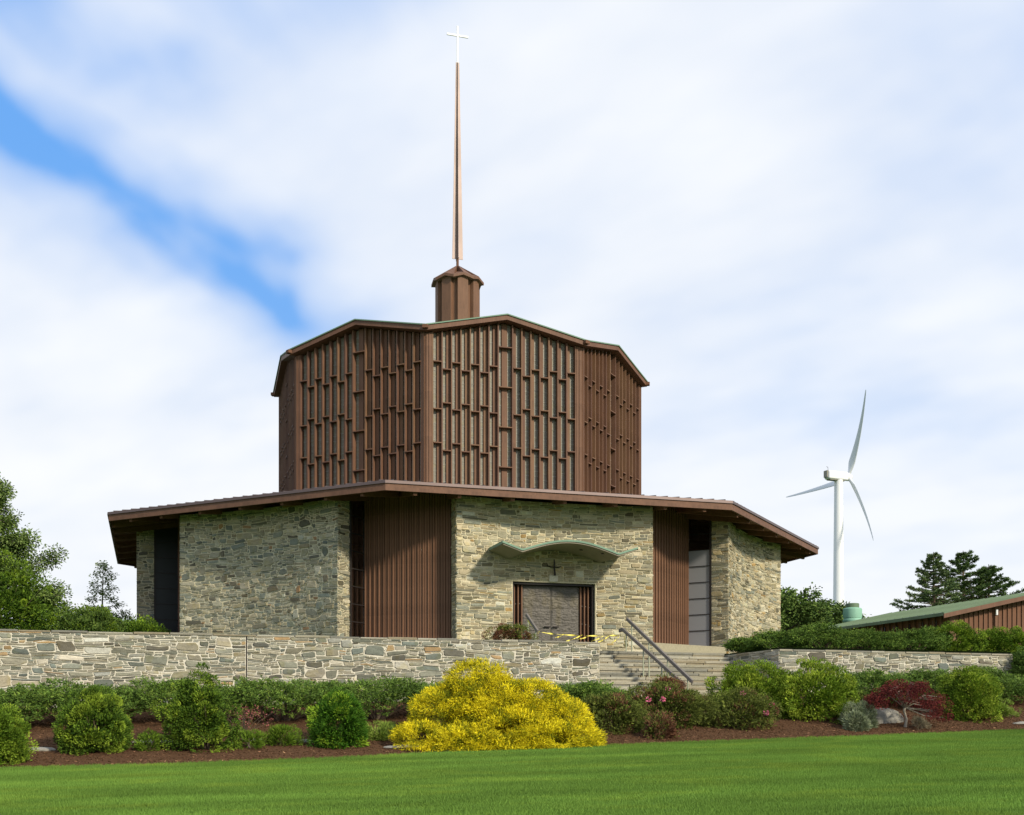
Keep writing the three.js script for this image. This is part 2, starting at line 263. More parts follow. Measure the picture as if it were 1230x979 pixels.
// builds the fields of one wall: returns [{geo, area}] sorted later; each field has its own map to wall coordinates
function stonesOf(fields, seed) {
  const rng = rngOf(seed), list = [];
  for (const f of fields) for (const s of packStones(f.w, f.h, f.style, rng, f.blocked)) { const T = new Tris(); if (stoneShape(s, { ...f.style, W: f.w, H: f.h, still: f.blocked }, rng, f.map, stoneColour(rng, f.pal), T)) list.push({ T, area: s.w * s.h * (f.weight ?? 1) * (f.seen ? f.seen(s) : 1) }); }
  return list;
}
function addStones(lists, budget) {                  // the largest become single parts, the rest of each wall one joined part
  const all = []; lists.forEach((l) => l.list.forEach((s) => all.push([s, l.parent]))); all.sort((a, b) => b[0].area - a[0].area);
  const rest = new Map();
  all.forEach(([s, parent], i) => { if (i < budget) part('stone', s.T.build(false), M.stone, parent); else { if (!rest.has(parent)) rest.set(parent, new Tris()); const R = rest.get(parent); for (const k of ['p', 'uv', 'c']) for (const x of s.T[k]) R[k].push(x); } });
  for (const [parent, R] of rest) part('small_stones', R.build(false), M.stone, parent).userData.kind = 'stuff';
}

/* ------------------------------------------------------------------ the church */
const church = thing('church', 'octagonal brown wood and fieldstone church with tall spire', 'church', [-2.838, TY, -62.1], ROT);
const hL = (h) => h - TERR;                          // heights above eye level -> above terrace
const A = 15.92, HW = 4.086, TH = 0.79, SAG = 0.42;  // stone wall: face distance, half width, thickness, inward bow
const bow = (x) => -SAG * (1 - (x / HW) ** 2);
const faceGroup = (k) => { const q = new THREE.Quaternion().setFromAxisAngle(V(0, 1, 0), k * Math.PI / 4); return q; };
const WALL_H = hL(8.80), PL = hL(3.32);
const DOOR = { x0: -1.72, x1: 1.74, h: hL(5.63) };
{
  const lists = [];
  for (const k of [0, -1, 1, -2, 2, 3, 4, 5]) {
    const door = k === 0;
    const outline = (xa, xb) => { const s = new THREE.Shape(); const N = 10; s.moveTo(xa, -(A - TH)); s.lineTo(xb, -(A - TH)); for (let i = 0; i <= N; i++) { const x = mix(xb, xa, i / N); s.lineTo(x, -(A + bow(x) - 0.012)); } return s; };
    const ext = (xa, xb, y0, y1) => { const g = new THREE.ExtrudeGeometry(outline(xa, xb), { depth: y1 - y0, bevelEnabled: false, steps: 1 }); g.rotateX(-Math.PI / 2); g.translate(0, y0, 0); return boxUV(g.index ? g.toNonIndexed() : g); };
    const e = HW - 0.012;
    const geo = door ? mergeGeometries([ext(-e, DOOR.x0, 0, WALL_H), ext(DOOR.x1, e, 0, WALL_H), ext(DOOR.x0, DOOR.x1, DOOR.h, WALL_H)]) : ext(-e, e, 0, WALL_H);
    const wall = part('stone_wall', geo, M.mortar, church); wall.quaternion.copy(faceGroup(k));
    if (Math.abs(k) > 2) continue;
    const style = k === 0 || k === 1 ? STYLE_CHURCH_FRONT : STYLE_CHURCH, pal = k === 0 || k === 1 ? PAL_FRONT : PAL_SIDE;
    const fields = [];
    if (Math.abs(k) <= 1) fields.push({ w: 2 * HW, h: WALL_H, style, pal, weight: k === 0 ? 1.2 : k === 1 ? 0.55 : 1, seen: (s) => (s.y > 0.6 ? 1 : 0.05), blocked: door ? (x, y) => x - HW > DOOR.x0 - 0.02 && x - HW < DOOR.x1 + 0.02 && y < DOOR.h + 0.02 : null, map: (x, y, z) => [x - HW, y, A + bow(x - HW) - 0.012 + z] });
    fields.push({ w: TH, h: WALL_H, style, pal, weight: k === -1 || k === -2 ? 1 : 0.1, map: (x, y, z) => [HW - 0.012 + z, y, A - x] });
    fields.push({ w: TH, h: WALL_H, style, pal, weight: k === 1 ? 1 : k === 0 ? 0.6 : 0.1, map: (x, y, z) => [-HW + 0.012 - z, y, A - TH + x] });
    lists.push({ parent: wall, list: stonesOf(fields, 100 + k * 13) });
  }
  addStones(lists, 300);
}
// corner bays between the stone walls: ribbed board panel beside every second wall, tall window beside the others
{
  const VX = 7.086, VZ = 12.79, DX = 7.808, DZ = 13.586, EX = HW - 0.1, EZ = A - TH + 0.02;
  const topH = hL(9.35);
  const bat = rbox(0.055, topH - PL, 0.075, 0.008), bat2 = rbox(0.09, topH - PL, 0.03, 0.006);
  boxUV(bat); boxUV(bat2); const rngN = rngOf(646);
  for (const [k, s] of [[0, 1], [0, -1], [-1, -1], [2, -1], [2, 1], [4, -1], [4, 1], [-2, -1]]) {
    const q = faceGroup(k), N = 8, P = [];
    const nx = (EZ - VZ), nz = (VX - EX), nl = Math.hypot(nx, nz);
    for (let i = 0; i <= N; i++) { const t = i / N, b = 0.16 * 4 * t * (1 - t); P.push([s * (mix(EX, VX, t) + nx / nl * b), mix(EZ, VZ, t) + nz / nl * b]); }
    const T = new Tris();
    for (let i = 0; i < N; i++) { const [xa, za] = P[i], [xb, zb] = P[i + 1]; T.quad([xa, PL, za], [xb, PL, zb], [xb, topH, zb], [xa, topH, za]); }
    const back = part('board_panel', T.build(), M.siding, church); back.quaternion.copy(q);
    const n = 18;
    for (let i = 0; i < n; i++) {
      const t = (i + 0.7) / n * N, j = Math.min(N - 1, Math.floor(t)), f = t - j, x = mix(P[j][0], P[j + 1][0], f), z = mix(P[j][1], P[j + 1][1], f), ang = Math.atan2(-(P[j + 1][1] - P[j][1]), P[j + 1][0] - P[j][0]);
      const b = part('batten', bat, sideMat(rngN), back); b.position.set(x, (PL + topH) / 2, z); b.rotation.y = ang + (s < 0 ? Math.PI : 0); b.translateZ(0.03);
      const b2 = part('board', bat2, sideMat(rngN), back); const t2 = (i + 0.25) / n * N, j2 = Math.min(N - 1, Math.floor(t2)), f2 = t2 - j2; b2.position.set(mix(P[j2][0], P[j2 + 1][0], f2), (PL + topH) / 2, mix(P[j2][1], P[j2 + 1][1], f2)); b2.rotation.y = b.rotation.y; b2.translateZ(0.012);
    }
    // window
    const L = Math.hypot(DX - VX, DZ - VZ), gTop = hL(9.0), wnd = new THREE.Group(); wnd.name = 'corner_window'; church.add(wnd); wnd.quaternion.copy(q);
    const holder = (m) => { m.position.set(s * VX, 0, VZ); m.rotation.y = s > 0 ? -Math.atan2(DZ - VZ, DX - VX) : -Math.PI + Math.atan2(DZ - VZ, DX - VX); wnd.add(m); return m; };
    // local +x runs from the panel corner to the stone wall
        const fr = mergeGeometries([box(0, 0.05, PL, gTop, -0.05, 0.05), box(L - 0.05, L + 0.03, PL, gTop, -0.05, 0.05), box(0.05, L - 0.05, PL, PL + 0.05, -0.05, 0.05), box(0.05, L - 0.05, gTop - 0.05, gTop, -0.05, 0.05)]);
    holder(part('frame', fr, M.darkMetal, wnd)); holder(part('head_panel', box(0, L + 0.03, gTop, topH, -0.04, 0.03), M.soffit, wnd));
    const ph = (gTop - PL - 0.1) / 8;
    for (let i = 0; i < 8; i++) { holder(part('pane', box(0.05, L - 0.05, PL + 0.05 + i * ph + 0.015, PL + 0.05 + (i + 1) * ph - 0.015, -0.004, 0.004), k === 0 && s > 0 && i < 6 ? M.paintedSkyPane : k === -1 ? M.glassStained : M.glass, wnd)); if (i) holder(part('mullion', box(0.05, L - 0.05, PL + 0.05 + i * ph - 0.015, PL + 0.05 + i * ph + 0.015, -0.03, 0.03), M.darkMetal, wnd)); }
    if (k === -1) holder(part('frame_board', box(L - 0.42, L - 0.05, PL, gTop, 0.05, 0.09), M.siding, wnd));
    // plinth under the bay
    const ps = new THREE.Shape(); [[EX, EZ], [HW + 0.02, A - 0.12], [8.36, 14.05], [DX + 0.05, DZ], [VX, VZ - 0.1]].forEach(([x, z], i) => ps[i ? 'lineTo' : 'moveTo'](s * x, -z)); 
    const pg = new THREE.ExtrudeGeometry(ps, { depth: PL - 0.004, bevelEnabled: true, bevelSize: 0.01, bevelThickness: 0.004, bevelSegments: 1 }); pg.rotateX(-Math.PI / 2);
    const pm = part('plinth', boxUV(pg), M.concrete, church); pm.quaternion.copy(q);
  }
}
// entrance: carved double doors between slatted sidelights
{
  const z0 = A - SAG - 0.38, door = part('doorway', mergeGeometries([box(DOOR.x0, DOOR.x1, 0, DOOR.h, z0 - 0.12, z0 - 0.08)]), M.darkMetal, church);
  const jamb = mergeGeometries([box(DOOR.x0, DOOR.x0 + 0.09, 0, DOOR.h, z0 - 0.08, z0 + 0.3), box(DOOR.x1 - 0.09, DOOR.x1, 0, DOOR.h, z0 - 0.08, z0 + 0.3), box(DOOR.x0 + 0.09, DOOR.x1 - 0.09, DOOR.h - 0.09, DOOR.h, z0 - 0.08, z0 + 0.3)]);
  part('frame', jamb, M.darkMetal, door);
  const xl = -1.20, xr = 1.18, xm = -0.01, rng = rngOf(77);
  for (const [a, b] of [[xl, xm - 0.008], [xm + 0.008, xr]]) {
    const w = b - a, H = DOOR.h - 0.12, nx = 56, ny = 120, g = new THREE.PlaneGeometry(w, H, nx, ny), p = g.attributes.position;
    for (let i = 0; i < p.count; i++) { const x = p.getX(i), y = p.getY(i), band = (y + H / 2) / 0.46, fb = band - Math.floor(band), ox = a * 7; const rel = (fbm((x + ox) * 7, y * 24, 3, 5) - 0.5) * 0.045 + (vnoise((x + ox) * 30, y * 55, 8) - 0.5) * 0.03; const e = Math.min(w / 2 - Math.abs(x), H / 2 - Math.abs(y)); p.setZ(i, e < 0.03 ? 0 : (fb < 0.06 ? 0.006 : 0.02 + rel)); }
    g.translate((a + b) / 2, H / 2 + 0.02, z0 + 0.05); g.computeVertexNormals();
    const leaf = part('door_leaf', mergeGeometries([g.toNonIndexed(), box(a, b, 0.02, H + 0.02, z0 - 0.03, z0 + 0.045).toNonIndexed()]), M.bronze, door); void leaf;
    const hx = a < -0.5 ? b - 0.28 : a + 0.05; part('handle', boxUV(rbox(0.24, 0.06, 0.06, 0.015)), M.darkMetal, door).position.set(hx + 0.12, 1.15, z0 + 0.13);
  }
  for (const x of [-1.56, -1.40, -1.25, 1.23, 1.39, 1.55]) { const f = part('sidelight_slat', boxUV(rbox(0.055, DOOR.h - 0.1, 0.16, 0.008)), M.siding, door); f.position.set(x, (DOOR.h - 0.1) / 2, z0 + 0.06); for (const y of [0.55, 1.2, 1.95]) part('stud', new THREE.SphereGeometry(0.014, 6, 5), M.lead, door).position.set(x + 0.05, y + rng() * 0.1, z0 + 0.13); }
  part('threshold', box(DOOR.x0, DOOR.x1, 0, 0.02, z0 - 0.08, z0 + 0.4), M.concrete, door);
  // keystone and iron cross over the door
  part('keystone', boxUV(rbox(0.36, 0.27, 0.1, 0.02)), M.mortarPale, church).position.set(-0.02, DOOR.h + 0.16, A - SAG + 0.0);
  const cz = A - SAG + 0.12, cx = -0.02, cy = hL(6.24);
  const arm = (ax, ay, bx, by, cx2, cy2, w0, w1) => tube([V(cx + ax, cy + ay, cz), V(cx + bx, cy + by, cz + 0.02), V(cx + cx2, cy + cy2, cz)], [w0, w0, w1], 6);
  part('wall_cross', mergeGeometries([arm(0, 0, 0.0, 0.15, 0.0, 0.30, 0.035, 0.02), arm(0, 0, 0.01, -0.17, 0.03, -0.34, 0.035, 0.05), arm(0, 0, -0.15, -0.01, -0.30, 0.05, 0.03, 0.015), arm(0, 0, 0.15, -0.01, 0.30, 0.03, 0.03, 0.015)]), M.darkMetal, church);
  // gull-winged canopy: a shell vault with upturned sides
  const prof = (x) => { const ax = Math.abs(x); return ax < 1.93 ? mix(6.58, 7.0, Math.cos(ax / 1.93 * Math.PI / 2)) : mix(6.58, 6.84, (ax - 1.93) / 0.77); };
  const sh = (t0, t1) => { const T = new Tris(), N = 64, zw = A - SAG - 0.2, zf = 17.55; for (let i = 0; i < N; i++) { const xa = mix(-2.7, 2.7, i / N), xb = mix(-2.7, 2.7, (i + 1) / N), ya = hL(prof(xa)), yb = hL(prof(xb)); T.quad([xa, ya + t0, zw], [xa, ya + t0, zf], [xb, yb + t0, zf], [xb, yb + t0, zw].slice()); T.quad([xa, ya + t1, zw], [xb, yb + t1, zw], [xb, yb + t1, zf], [xa, ya + t1, zf]); T.quad([xa, ya + t0, zf], [xa, ya + t1, zf], [xb, yb + t1, zf], [xb, yb + t0, zf]); } for (const x of [-2.7, 2.7]) { const y = hL(prof(x)); T.quad([x, y + t0, zw], [x, y + t1, zw], [x, y + t1, zf], [x, y + t0, zf]); } return T.build(); };
  const can = part('entrance_canopy', sh(-0.10, 0.0), M.canopyUnder, church);
  const T = new Tris(), N = 64; // copper sheet with a turned-down lip
  for (let i = 0; i < N; i++) { const xa = mix(-2.73, 2.73, i / N), xb = mix(-2.73, 2.73, (i + 1) / N), ya = hL(prof(xa)) + 0.02, yb = hL(prof(xb)) + 0.02, zw = A - SAG - 0.1, zf = 17.59; T.quad([xa, ya, zw], [xa, ya, zf], [xb, yb, zf], [xb, yb, zw]); T.quad([xa, ya, zf], [xa, ya - 0.07, zf], [xb, yb - 0.07, zf], [xb, yb, zf]); }
  for (const x of [-2.73, 2.73]) { const y = hL(prof(x)) + 0.02; T.quad([x, y, A - SAG - 0.1], [x, y - 0.11, A - SAG - 0.1], [x, y - 0.11, 17.59], [x, y, 17.59]); }
  part('copper_roof', T.build(), M.copper, can);
  for (const [x, z] of [[0.75, 16.6], [1.45, 17.1]]) part('downlight', new THREE.CylinderGeometry(0.06, 0.06, 0.03, 10), M.darkMetal, can).position.set(x, hL(prof(x)) - 0.12, z);
}
// lower roof
const octP = (ap, i) => { const R = ap / Math.cos(Math.PI / 8), t = (i + 0.5) * Math.PI / 4; return [R * Math.sin(t), R * Math.cos(t)]; };
function octSweep(profile, close) {                  // profile: [distance of the flat, height]
  const T = new Tris(), n = profile.length;
  for (let i = 0; i < 8; i++) for (let k = 0; k + 1 < n + (close ? 1 : 0); k++) { const [ra, ha] = profile[k], [rb, hb] = profile[(k + 1) % n]; const a0 = octP(ra, i), a1 = octP(ra, i + 1), b0 = octP(rb, i), b1 = octP(rb, i + 1); T.quad([a0[0], ha, a0[1]], [a1[0], ha, a1[1]], [b1[0], hb, b1[1]], [b0[0], hb, b0[1]]); }
  return T.build();
}
const EAVE = 17.03, EH = hL(8.99), PITCH = 0.155;
{
  const roof = part('lower_roof', octSweep([[EAVE - 0.02, EH - 0.01], [8.3, EH - 0.01 + (EAVE - 8.3) * PITCH]]), M.roofMetal, church);
  part('drip_edge', octSweep([[EAVE + 0.02, EH], [EAVE + 0.03, EH - 0.11], [EAVE - 0.05, EH - 0.11], [EAVE - 0.05, EH]], true), M.drip, roof);
  part('fascia', octSweep([[EAVE - 0.02, EH - 0.11], [EAVE - 0.02, EH - 0.37], [EAVE - 0.09, EH - 0.37], [EAVE - 0.09, EH - 0.11]], true), M.fascia, roof);
  part('soffit', octSweep([[EAVE - 0.09, EH - 0.27], [8.4, EH - 0.27 + (EAVE - 8.4) * PITCH]]), M.soffit, roof);
  const seams = [];
  for (let i = 0; i < 8; i++) { const t = i * Math.PI / 4; for (let x = -6.75; x <= 6.8; x += 0.5) { const z0 = Math.max(8.4, Math.abs(x) / Math.tan(Math.PI / 8) + 0.1), L = EAVE - z0; if (L < 0.3) continue; const g = new THREE.BoxGeometry(0.03, 0.05, L); g.rotateX(Math.atan(PITCH)); g.translate(x, EH + L / 2 * PITCH + 0.02, EAVE - L / 2 - 0.02); g.rotateY(t); seams.push(g); } }
  const sg = part('standing_seams', mergeGeometries(seams), M.roofMetal, roof); sg.userData.kind = 'stuff';
  for (let i = 0; i < 8; i++) for (const x of [-5.9, -4.2, -2.1, 0, 2.1, 4.2, 5.9]) { const z0 = Math.max(9, Math.abs(x) / Math.tan(Math.PI / 8)), L = EAVE - 0.12 - z0, g = part('rafter', boxUV(new THREE.BoxGeometry(0.14, 0.24, L)), M.soffit, roof); const q = faceGroup(i); g.quaternion.copy(q).multiply(new THREE.Quaternion().setFromAxisAngle(V(1, 0, 0), Math.atan(PITCH))); g.position.copy(V(x, EH - 0.36 + (L / 2) * PITCH, EAVE - 0.12 - L / 2).applyQuaternion(q)); }
}
// drum
const DW = 8.79, DHALF = DW * Math.tan(Math.PI / 8), HC = hL(17.6), HP = hL(18.42), DB = hL(9.9), DEPTH = 0.27;
const drumTop = (x) => mix(HP, HC, Math.abs(x) / DHALF) - 0.30;
{
  const pw = 0.24, cb = 0.68, span = DHALF - pw - 0.04, bw = (2 * span - cb) / 14, xs = [];
  for (let i = 0; i <= 7; i++) xs.push(-span + i * bw); for (let i = 0; i <= 7; i++) xs.push(cb / 2 + i * bw);
  const prism = (x0, x1, y0, z0, z1, dy = 0) => { const T = new Tris(), ya = drumTop(x0) + dy, yb = drumTop(x1) + dy; const a = [x0, y0, z1], b = [x1, y0, z1], c = [x1, yb, z1], d = [x0, ya, z1], e = [x0, y0, z0], f = [x1, y0, z0], g = [x1, yb, z0], h = [x0, ya, z0]; T.quad(a, b, c, d).quad(f, e, h, g).quad(e, a, d, h).quad(b, f, g, c).quad(d, c, g, h); return T.build(); };
  const rng0 = rngOf(4242), ODD = [16.1, 14.0, 12.5], EVEN = [15.78, 14.28, 12.17], MID = [17.0, 15.2, 13.4, 11.6];
  const G = { fin: xs.map((x) => prism(x - 0.028, x + 0.028, DB, DW - DEPTH - 0.05, DW)), post: [prism(-DHALF, -DHALF + pw, DB, DW - 0.4, DW + 0.01), prism(DHALF - pw, DHALF, DB, DW - 0.4, DW + 0.01)], batten: [prism(-DHALF + pw * 0.42, -DHALF + pw * 0.5, DB, DW, DW + 0.045), prism(DHALF - pw * 0.5, DHALF - pw * 0.42, DB, DW, DW + 0.045)] };
  const barN = boxUV(rbox(bw - 0.056, 0.05, DEPTH + 0.03, 0.008)), barM = boxUV(rbox(cb - 0.056, 0.05, DEPTH + 0.03, 0.008));
  for (let k = 0; k < 8; k++) {
    const T = new Tris(), z = DW - DEPTH - 0.03; T.quad([-DHALF + 0.15, DB, z], [0, DB, z], [0, HP - 0.25, z], [-DHALF + 0.15, HC - 0.25, z]); T.quad([0, DB, z], [DHALF - 0.15, DB, z], [DHALF - 0.15, HC - 0.25, z], [0, HP - 0.25, z]);
    const w = part('drum_wall', T.build(), M.fin, church); w.quaternion.copy(faceGroup(k));
    for (const g of G.post) part('corner_post', g, M.fin, w);
    for (const g of G.batten) part('post_batten', g, M.fin, w);
    if (k > 2 && k < 6) continue;
    for (const g of G.fin) part('fin', g, finMat(rng0), w);
    const bars = [];
    for (let i = 0; i < 15; i++) {
      const x0 = i < 7 ? xs[i] : i === 7 ? xs[7] : xs[i], x1 = i < 7 ? xs[i + 1] : i === 7 ? xs[8] : xs[i + 1], a = x0 + 0.03, b = x1 - 0.03, wd = b - a;
      const glassRange = i < 7 ? [[a, a + wd * 0.51]] : i > 7 ? [[b - wd * 0.51, b]] : [[a, a + wd * 0.27], [b - wd * 0.27, b]];
      const panelRange = i < 7 ? [a + wd * 0.53, b] : i > 7 ? [a, b - wd * 0.53] : [a + wd * 0.29, b - wd * 0.29];
      part('infill_board', prism(panelRange[0], panelRange[1], DB, DW - DEPTH - 0.02, DW - DEPTH + 0.09), finMat(rng0), w);
      const rng = rngOf(900 + i + k * 31);
      for (const [ga, gb2] of glassRange) { part('glass_strip', prism(ga, gb2, DB, DW - DEPTH - 0.02, DW - DEPTH + 0.02), M.leadGlass, w); for (let y = DB + 0.3; y < drumTop((ga + gb2) / 2) - 0.1; y += 0.20 + rng() * 0.28) bars.push(box(ga, gb2, y, y + 0.014, DW - DEPTH + 0.015, DW - DEPTH + 0.035)); }
      for (const h of i === 7 ? MID : (i < 7 ? i % 2 === 0 : i % 2 === 0) ? ODD : EVEN) part('crossbar', i === 7 ? barM : barN, finMat(rng0), w).position.set((x0 + x1) / 2, hL(h), DW - DEPTH / 2 + 0.015);
    }
    part('glazing_bars', mergeGeometries(bars), M.lead, w).userData.kind = 'stuff';
    part('sill', box(-DHALF + pw, DHALF - pw, DB, hL(10.3), DW - DEPTH - 0.02, DW - 0.06), M.fin, w);
  }
}
// folded roofs: eaves rise to a peak over the middle of every side
function foldRoof(apE, apIn, hc, hp, hin, t0, t1, inset) { // rings of 16 points
  const ring = (ap, a, b, dy) => { const r = []; for (let i = 0; i < 16; i++) { const t = i * Math.PI / 8, mid = i % 2 === 0, R = mid ? ap : ap / Math.cos(Math.PI / 8); r.push([R * Math.sin(t), (mid ? b : a) + dy, R * Math.cos(t)]); } return r; };
  const T = new Tris(), rings = [ring(apIn, hin, hin + 0.3, t0), ring(apE, hc, hp, t0), ring(apE, hc, hp, t1), ring(apE - inset, hc, hp, t1)];
  for (let k = 0; k + 1 < rings.length; k++) for (let i = 0; i < 16; i++) { const j = (i + 1) % 16; T.quad(rings[k][i], rings[k + 1][i], rings[k + 1][j], rings[k][j]); }
  return T.build();
}
{
  const AP = 9.089;
  const roof = part('drum_roof', foldRoof(AP - 0.02, 0.8, HC, HP, hL(20.1), -0.045, -0.26, 0.5), M.fascia, church);
  part('copper_edge', foldRoof(AP + 0.03, 0.8, HC, HP, hL(20.15), 0.0, -0.05, 0.1), M.copper, roof);
  for (let i = 0; i < 8; i++) { const t = (i + 0.5) * Math.PI / 4, R = (AP + 0.03) / Math.cos(Math.PI / 8), g = part('scupper', boxUV(rbox(0.26, 0.16, 0.2, 0.02)), M.soffit, roof); g.position.set((R - 0.02) * Math.sin(t), HC - 0.12, (R - 0.02) * Math.cos(t)); g.rotation.y = t; }
  // turret
  const T0 = hL(19.6), T1 = hL(22.98), core = part('turret', (() => { const g = new THREE.CylinderGeometry(0.98, 0.98, T1 - T0, 8); g.rotateY(Math.PI / 8); g.translate(0, (T0 + T1) / 2, 0); return boxUV(g); })(), M.siding, church);
  const pier = boxUV(rbox(0.56, T1 - T0, 0.26, 0.02));
  for (let i = 0; i < 8; i++) { const t = i * Math.PI / 4, m = part('pier', pier, M.fin, core); m.position.set(Math.sin(t) * 1.0, (T0 + T1) / 2, Math.cos(t) * 1.0); m.rotation.y = t; }
  const cap = part('turret_roof', foldRoof(1.28, 0.04, T1 - 0.04, T1 + 0.12, hL(23.6), 0.03, -0.1, 0.25), M.fascia, core); void cap;
  // spire: four tapering plates round a dark mast, and the cross
  const S0 = hL(24.25), S1 = hL(34.5);
  const mast = part('spire', tube([V(0, hL(23.5), 0), V(0, S0, 0), V(0, S1, 0)], [0.075, 0.07, 0.03], 8), M.fascia, church);
  for (let i = 0; i < 4; i++) { const T = new Tris(), th = 0.018, r0 = 0.06, w0 = 0.285, w1 = 0.09, r1 = 0.02; const q = (r, y, z) => [r, y, z]; const a = [q(r0, S0, th), q(w0, S0, th), q(w1, S1, th * 0.7), q(r1, S1, th * 0.7)], b = a.map(([x, y, z]) => [x, y, -z]); T.quad(...a).quad(b[3], b[2], b[1], b[0]); for (let e = 0; e < 4; e++) { const f = (e + 1) % 4; T.quad(a[e], b[e], b[f], a[f]); } const m = part('fin', T.build(), M.spire, mast); m.rotation.y = i * Math.PI / 2; }
  part('cross', mergeGeometries([box(-0.045, 0.045, S1 - 0.05, hL(36.4), -0.03, 0.03), box(-0.57, -0.045, hL(35.86), hL(35.96), -0.028, 0.028), box(0.045, 0.57, hL(35.86), hL(35.96), -0.028, 0.028)]), M.white, church);
}

/* ------------------------------------------------------------------ garden walls and steps */
function gardenFrame(name, label, cat) { return thing(name, label, cat, [wx(0, 0), 0, wz(0, 0)], ROT); }
const WT = 2.79 + EYE;                                // top of the coping
{
  const wall = gardenFrame('garden_wall', 'long pale mortared fieldstone retaining wall below the church with a vertical joint', 'wall');
  const J = -11.6, y0 = 1.15;
  for (const [a, b] of [[-30, J - 0.02], [J + 0.02, 0]]) part('mortar_core', box(a, b, y0 - 0.6, WT - 0.07, -0.5, -0.012), M.mortarPale, wall);
  part('joint', box(J - 0.05, J + 0.05, y0 - 0.6, WT - 0.09, -0.45, -0.05), M.darkMetal, wall);
  const fld = (a, b) => ({ w: b - a, h: WT - 0.07 - y0, style: STYLE_GARDEN, pal: PAL_GARDEN, seen: (s) => (s.x + a > -20 ? 1 : 0.1), map: (x, y, z) => [a + x, y0 + y, -0.012 + z] });
  const end = { w: 0.5, h: WT - 0.07 - y0, style: STYLE_GARDEN, pal: PAL_GARDEN, weight: 0.05, map: (x, y, z) => [-0.012 + z + 0.012, y0 + y, -x] };
  addStones([{ parent: wall, list: stonesOf([fld(-30, J - 0.02), fld(J + 0.02, 0), end], 501) }], 300);
  const rng = rngOf(9); let u = -30; while (u < -0.05) { const L = Math.min(0.45 + rng() * 0.9, -u), h = 0.045 + rng() * 0.035, g = rbox(L - 0.02, h, 0.49, 0.016); const m = part('coping_stone', boxUV(g), stoneMat(rng), wall); m.position.set(u + L / 2, WT - 0.075 + h / 2, -0.245 + rng() * 0.03); u += L; }
}
function stoneMat(rng) { stoneMat.list ??= [0, 1, 2, 3, 4, 5].map((i) => std(...[[0.38, 0.35, 0.26], [0.31, 0.29, 0.23], [0.44, 0.40, 0.31], [0.26, 0.25, 0.21], [0.48, 0.45, 0.36], [0.34, 0.29, 0.20]][i], { map: stoneTone, bumpMap: stoneBump, bumpScale: 0.012, roughness: 0.9 })); return stoneMat.list[Math.floor(rng() * 6)]; }
const SU = 6.75;
{
  const wall = gardenFrame('garden_wall', 'short fieldstone retaining wall with junipers spilling over its top', 'wall');
  const W2 = 2.66 + EYE, y0 = 1.5, E2 = 16.6;
  part('mortar_core', box(SU, E2, y0 - 0.7, W2 - 0.06, -0.5, -0.012), M.mortarPale, wall);
  part('mortar_core', box(SU + 0.012, SU + 0.5, y0 - 0.7, W2 - 0.06, -4.8, -0.5), M.mortarPale, wall);
  const st = { style: STYLE_GARDEN, pal: PAL_GARDEN, h: W2 - 0.06 - y0 };
  addStones([{ parent: wall, list: stonesOf([{ ...st, w: E2 - SU, map: (x, y, z) => [SU + x, y0 + y, -0.012 + z] }, { ...st, w: 4.8, weight: 0.7, map: (x, y, z) => [SU + 0.012 - z, y0 + y, -4.8 + x] }], 777) }], 300);
  const rng = rngOf(19); let u = SU; while (u < E2 - 0.05) { const L = Math.min(0.5 + rng() * 0.8, E2 - u), h = 0.06 + rng() * 0.02; const m = part('coping_stone', boxUV(rbox(L - 0.02, h, 0.49, 0.016)), stoneMat(rng), wall); m.position.set(u + L / 2, W2 - 0.065 + h / 2, -0.245 + rng() * 0.03); u += L; }
  let v = -4.8; while (v < -0.55) { const L = Math.min(0.5 + rng() * 0.8, -0.52 - v), h = 0.06 + rng() * 0.02; const m = part('coping_stone', boxUV(rbox(0.52, h, L - 0.015, 0.012)), stoneMat(rng), wall); m.position.set(SU + 0.245, W2 - 0.06 + h / 2, v + L / 2); v += L; }
}
{
  const st = gardenFrame('stone_steps', 'wide flight of worn sandstone steps up to the entrance terrace', 'steps');
  const N = 11, h0 = 0.78, rise = (TERR - h0) / N, run = 0.42, rng = rngOf(33);
  for (let i = 0; i < N; i++) {
    const y = EYE + h0 + (i + 1) * rise, zf = -(i) * run + 0.1;
    let u = 0.02; while (u < SU - 0.05) { let L = 0.7 + rng() * 1.8; if (SU - u - L < 0.5) L = SU - 0.02 - u; const th = 0.085 + rng() * 0.012; const m = part('tread_slab', boxUV(rbox(L - 0.018, th, run + 0.16, 0.014)), stoneMat(rng), st); m.position.set(u + L / 2, y - th / 2 + (rng() - 0.5) * 0.008, zf - (run + 0.16) / 2 + 0.005 + rng() * 0.02); u += L; }
    u = 0.02; while (u < SU - 0.05) { let L = 0.4 + rng() * 1.3; if (SU - u - L < 0.3) L = SU - 0.02 - u; const m = part('riser_stone', boxUV(rbox(L - 0.02, rise - 0.085, 0.2, 0.012)), stoneMat(rng), st); m.position.set(u + L / 2, y - 0.09 - (rise - 0.085) / 2, zf - 0.105 - rng() * 0.015); u += L; }
    part('bed', box(0.0, SU, EYE + h0 - 0.3, y - 0.03, zf - run - 0.3, zf - 0.15), M.mortar, st);
  }
}
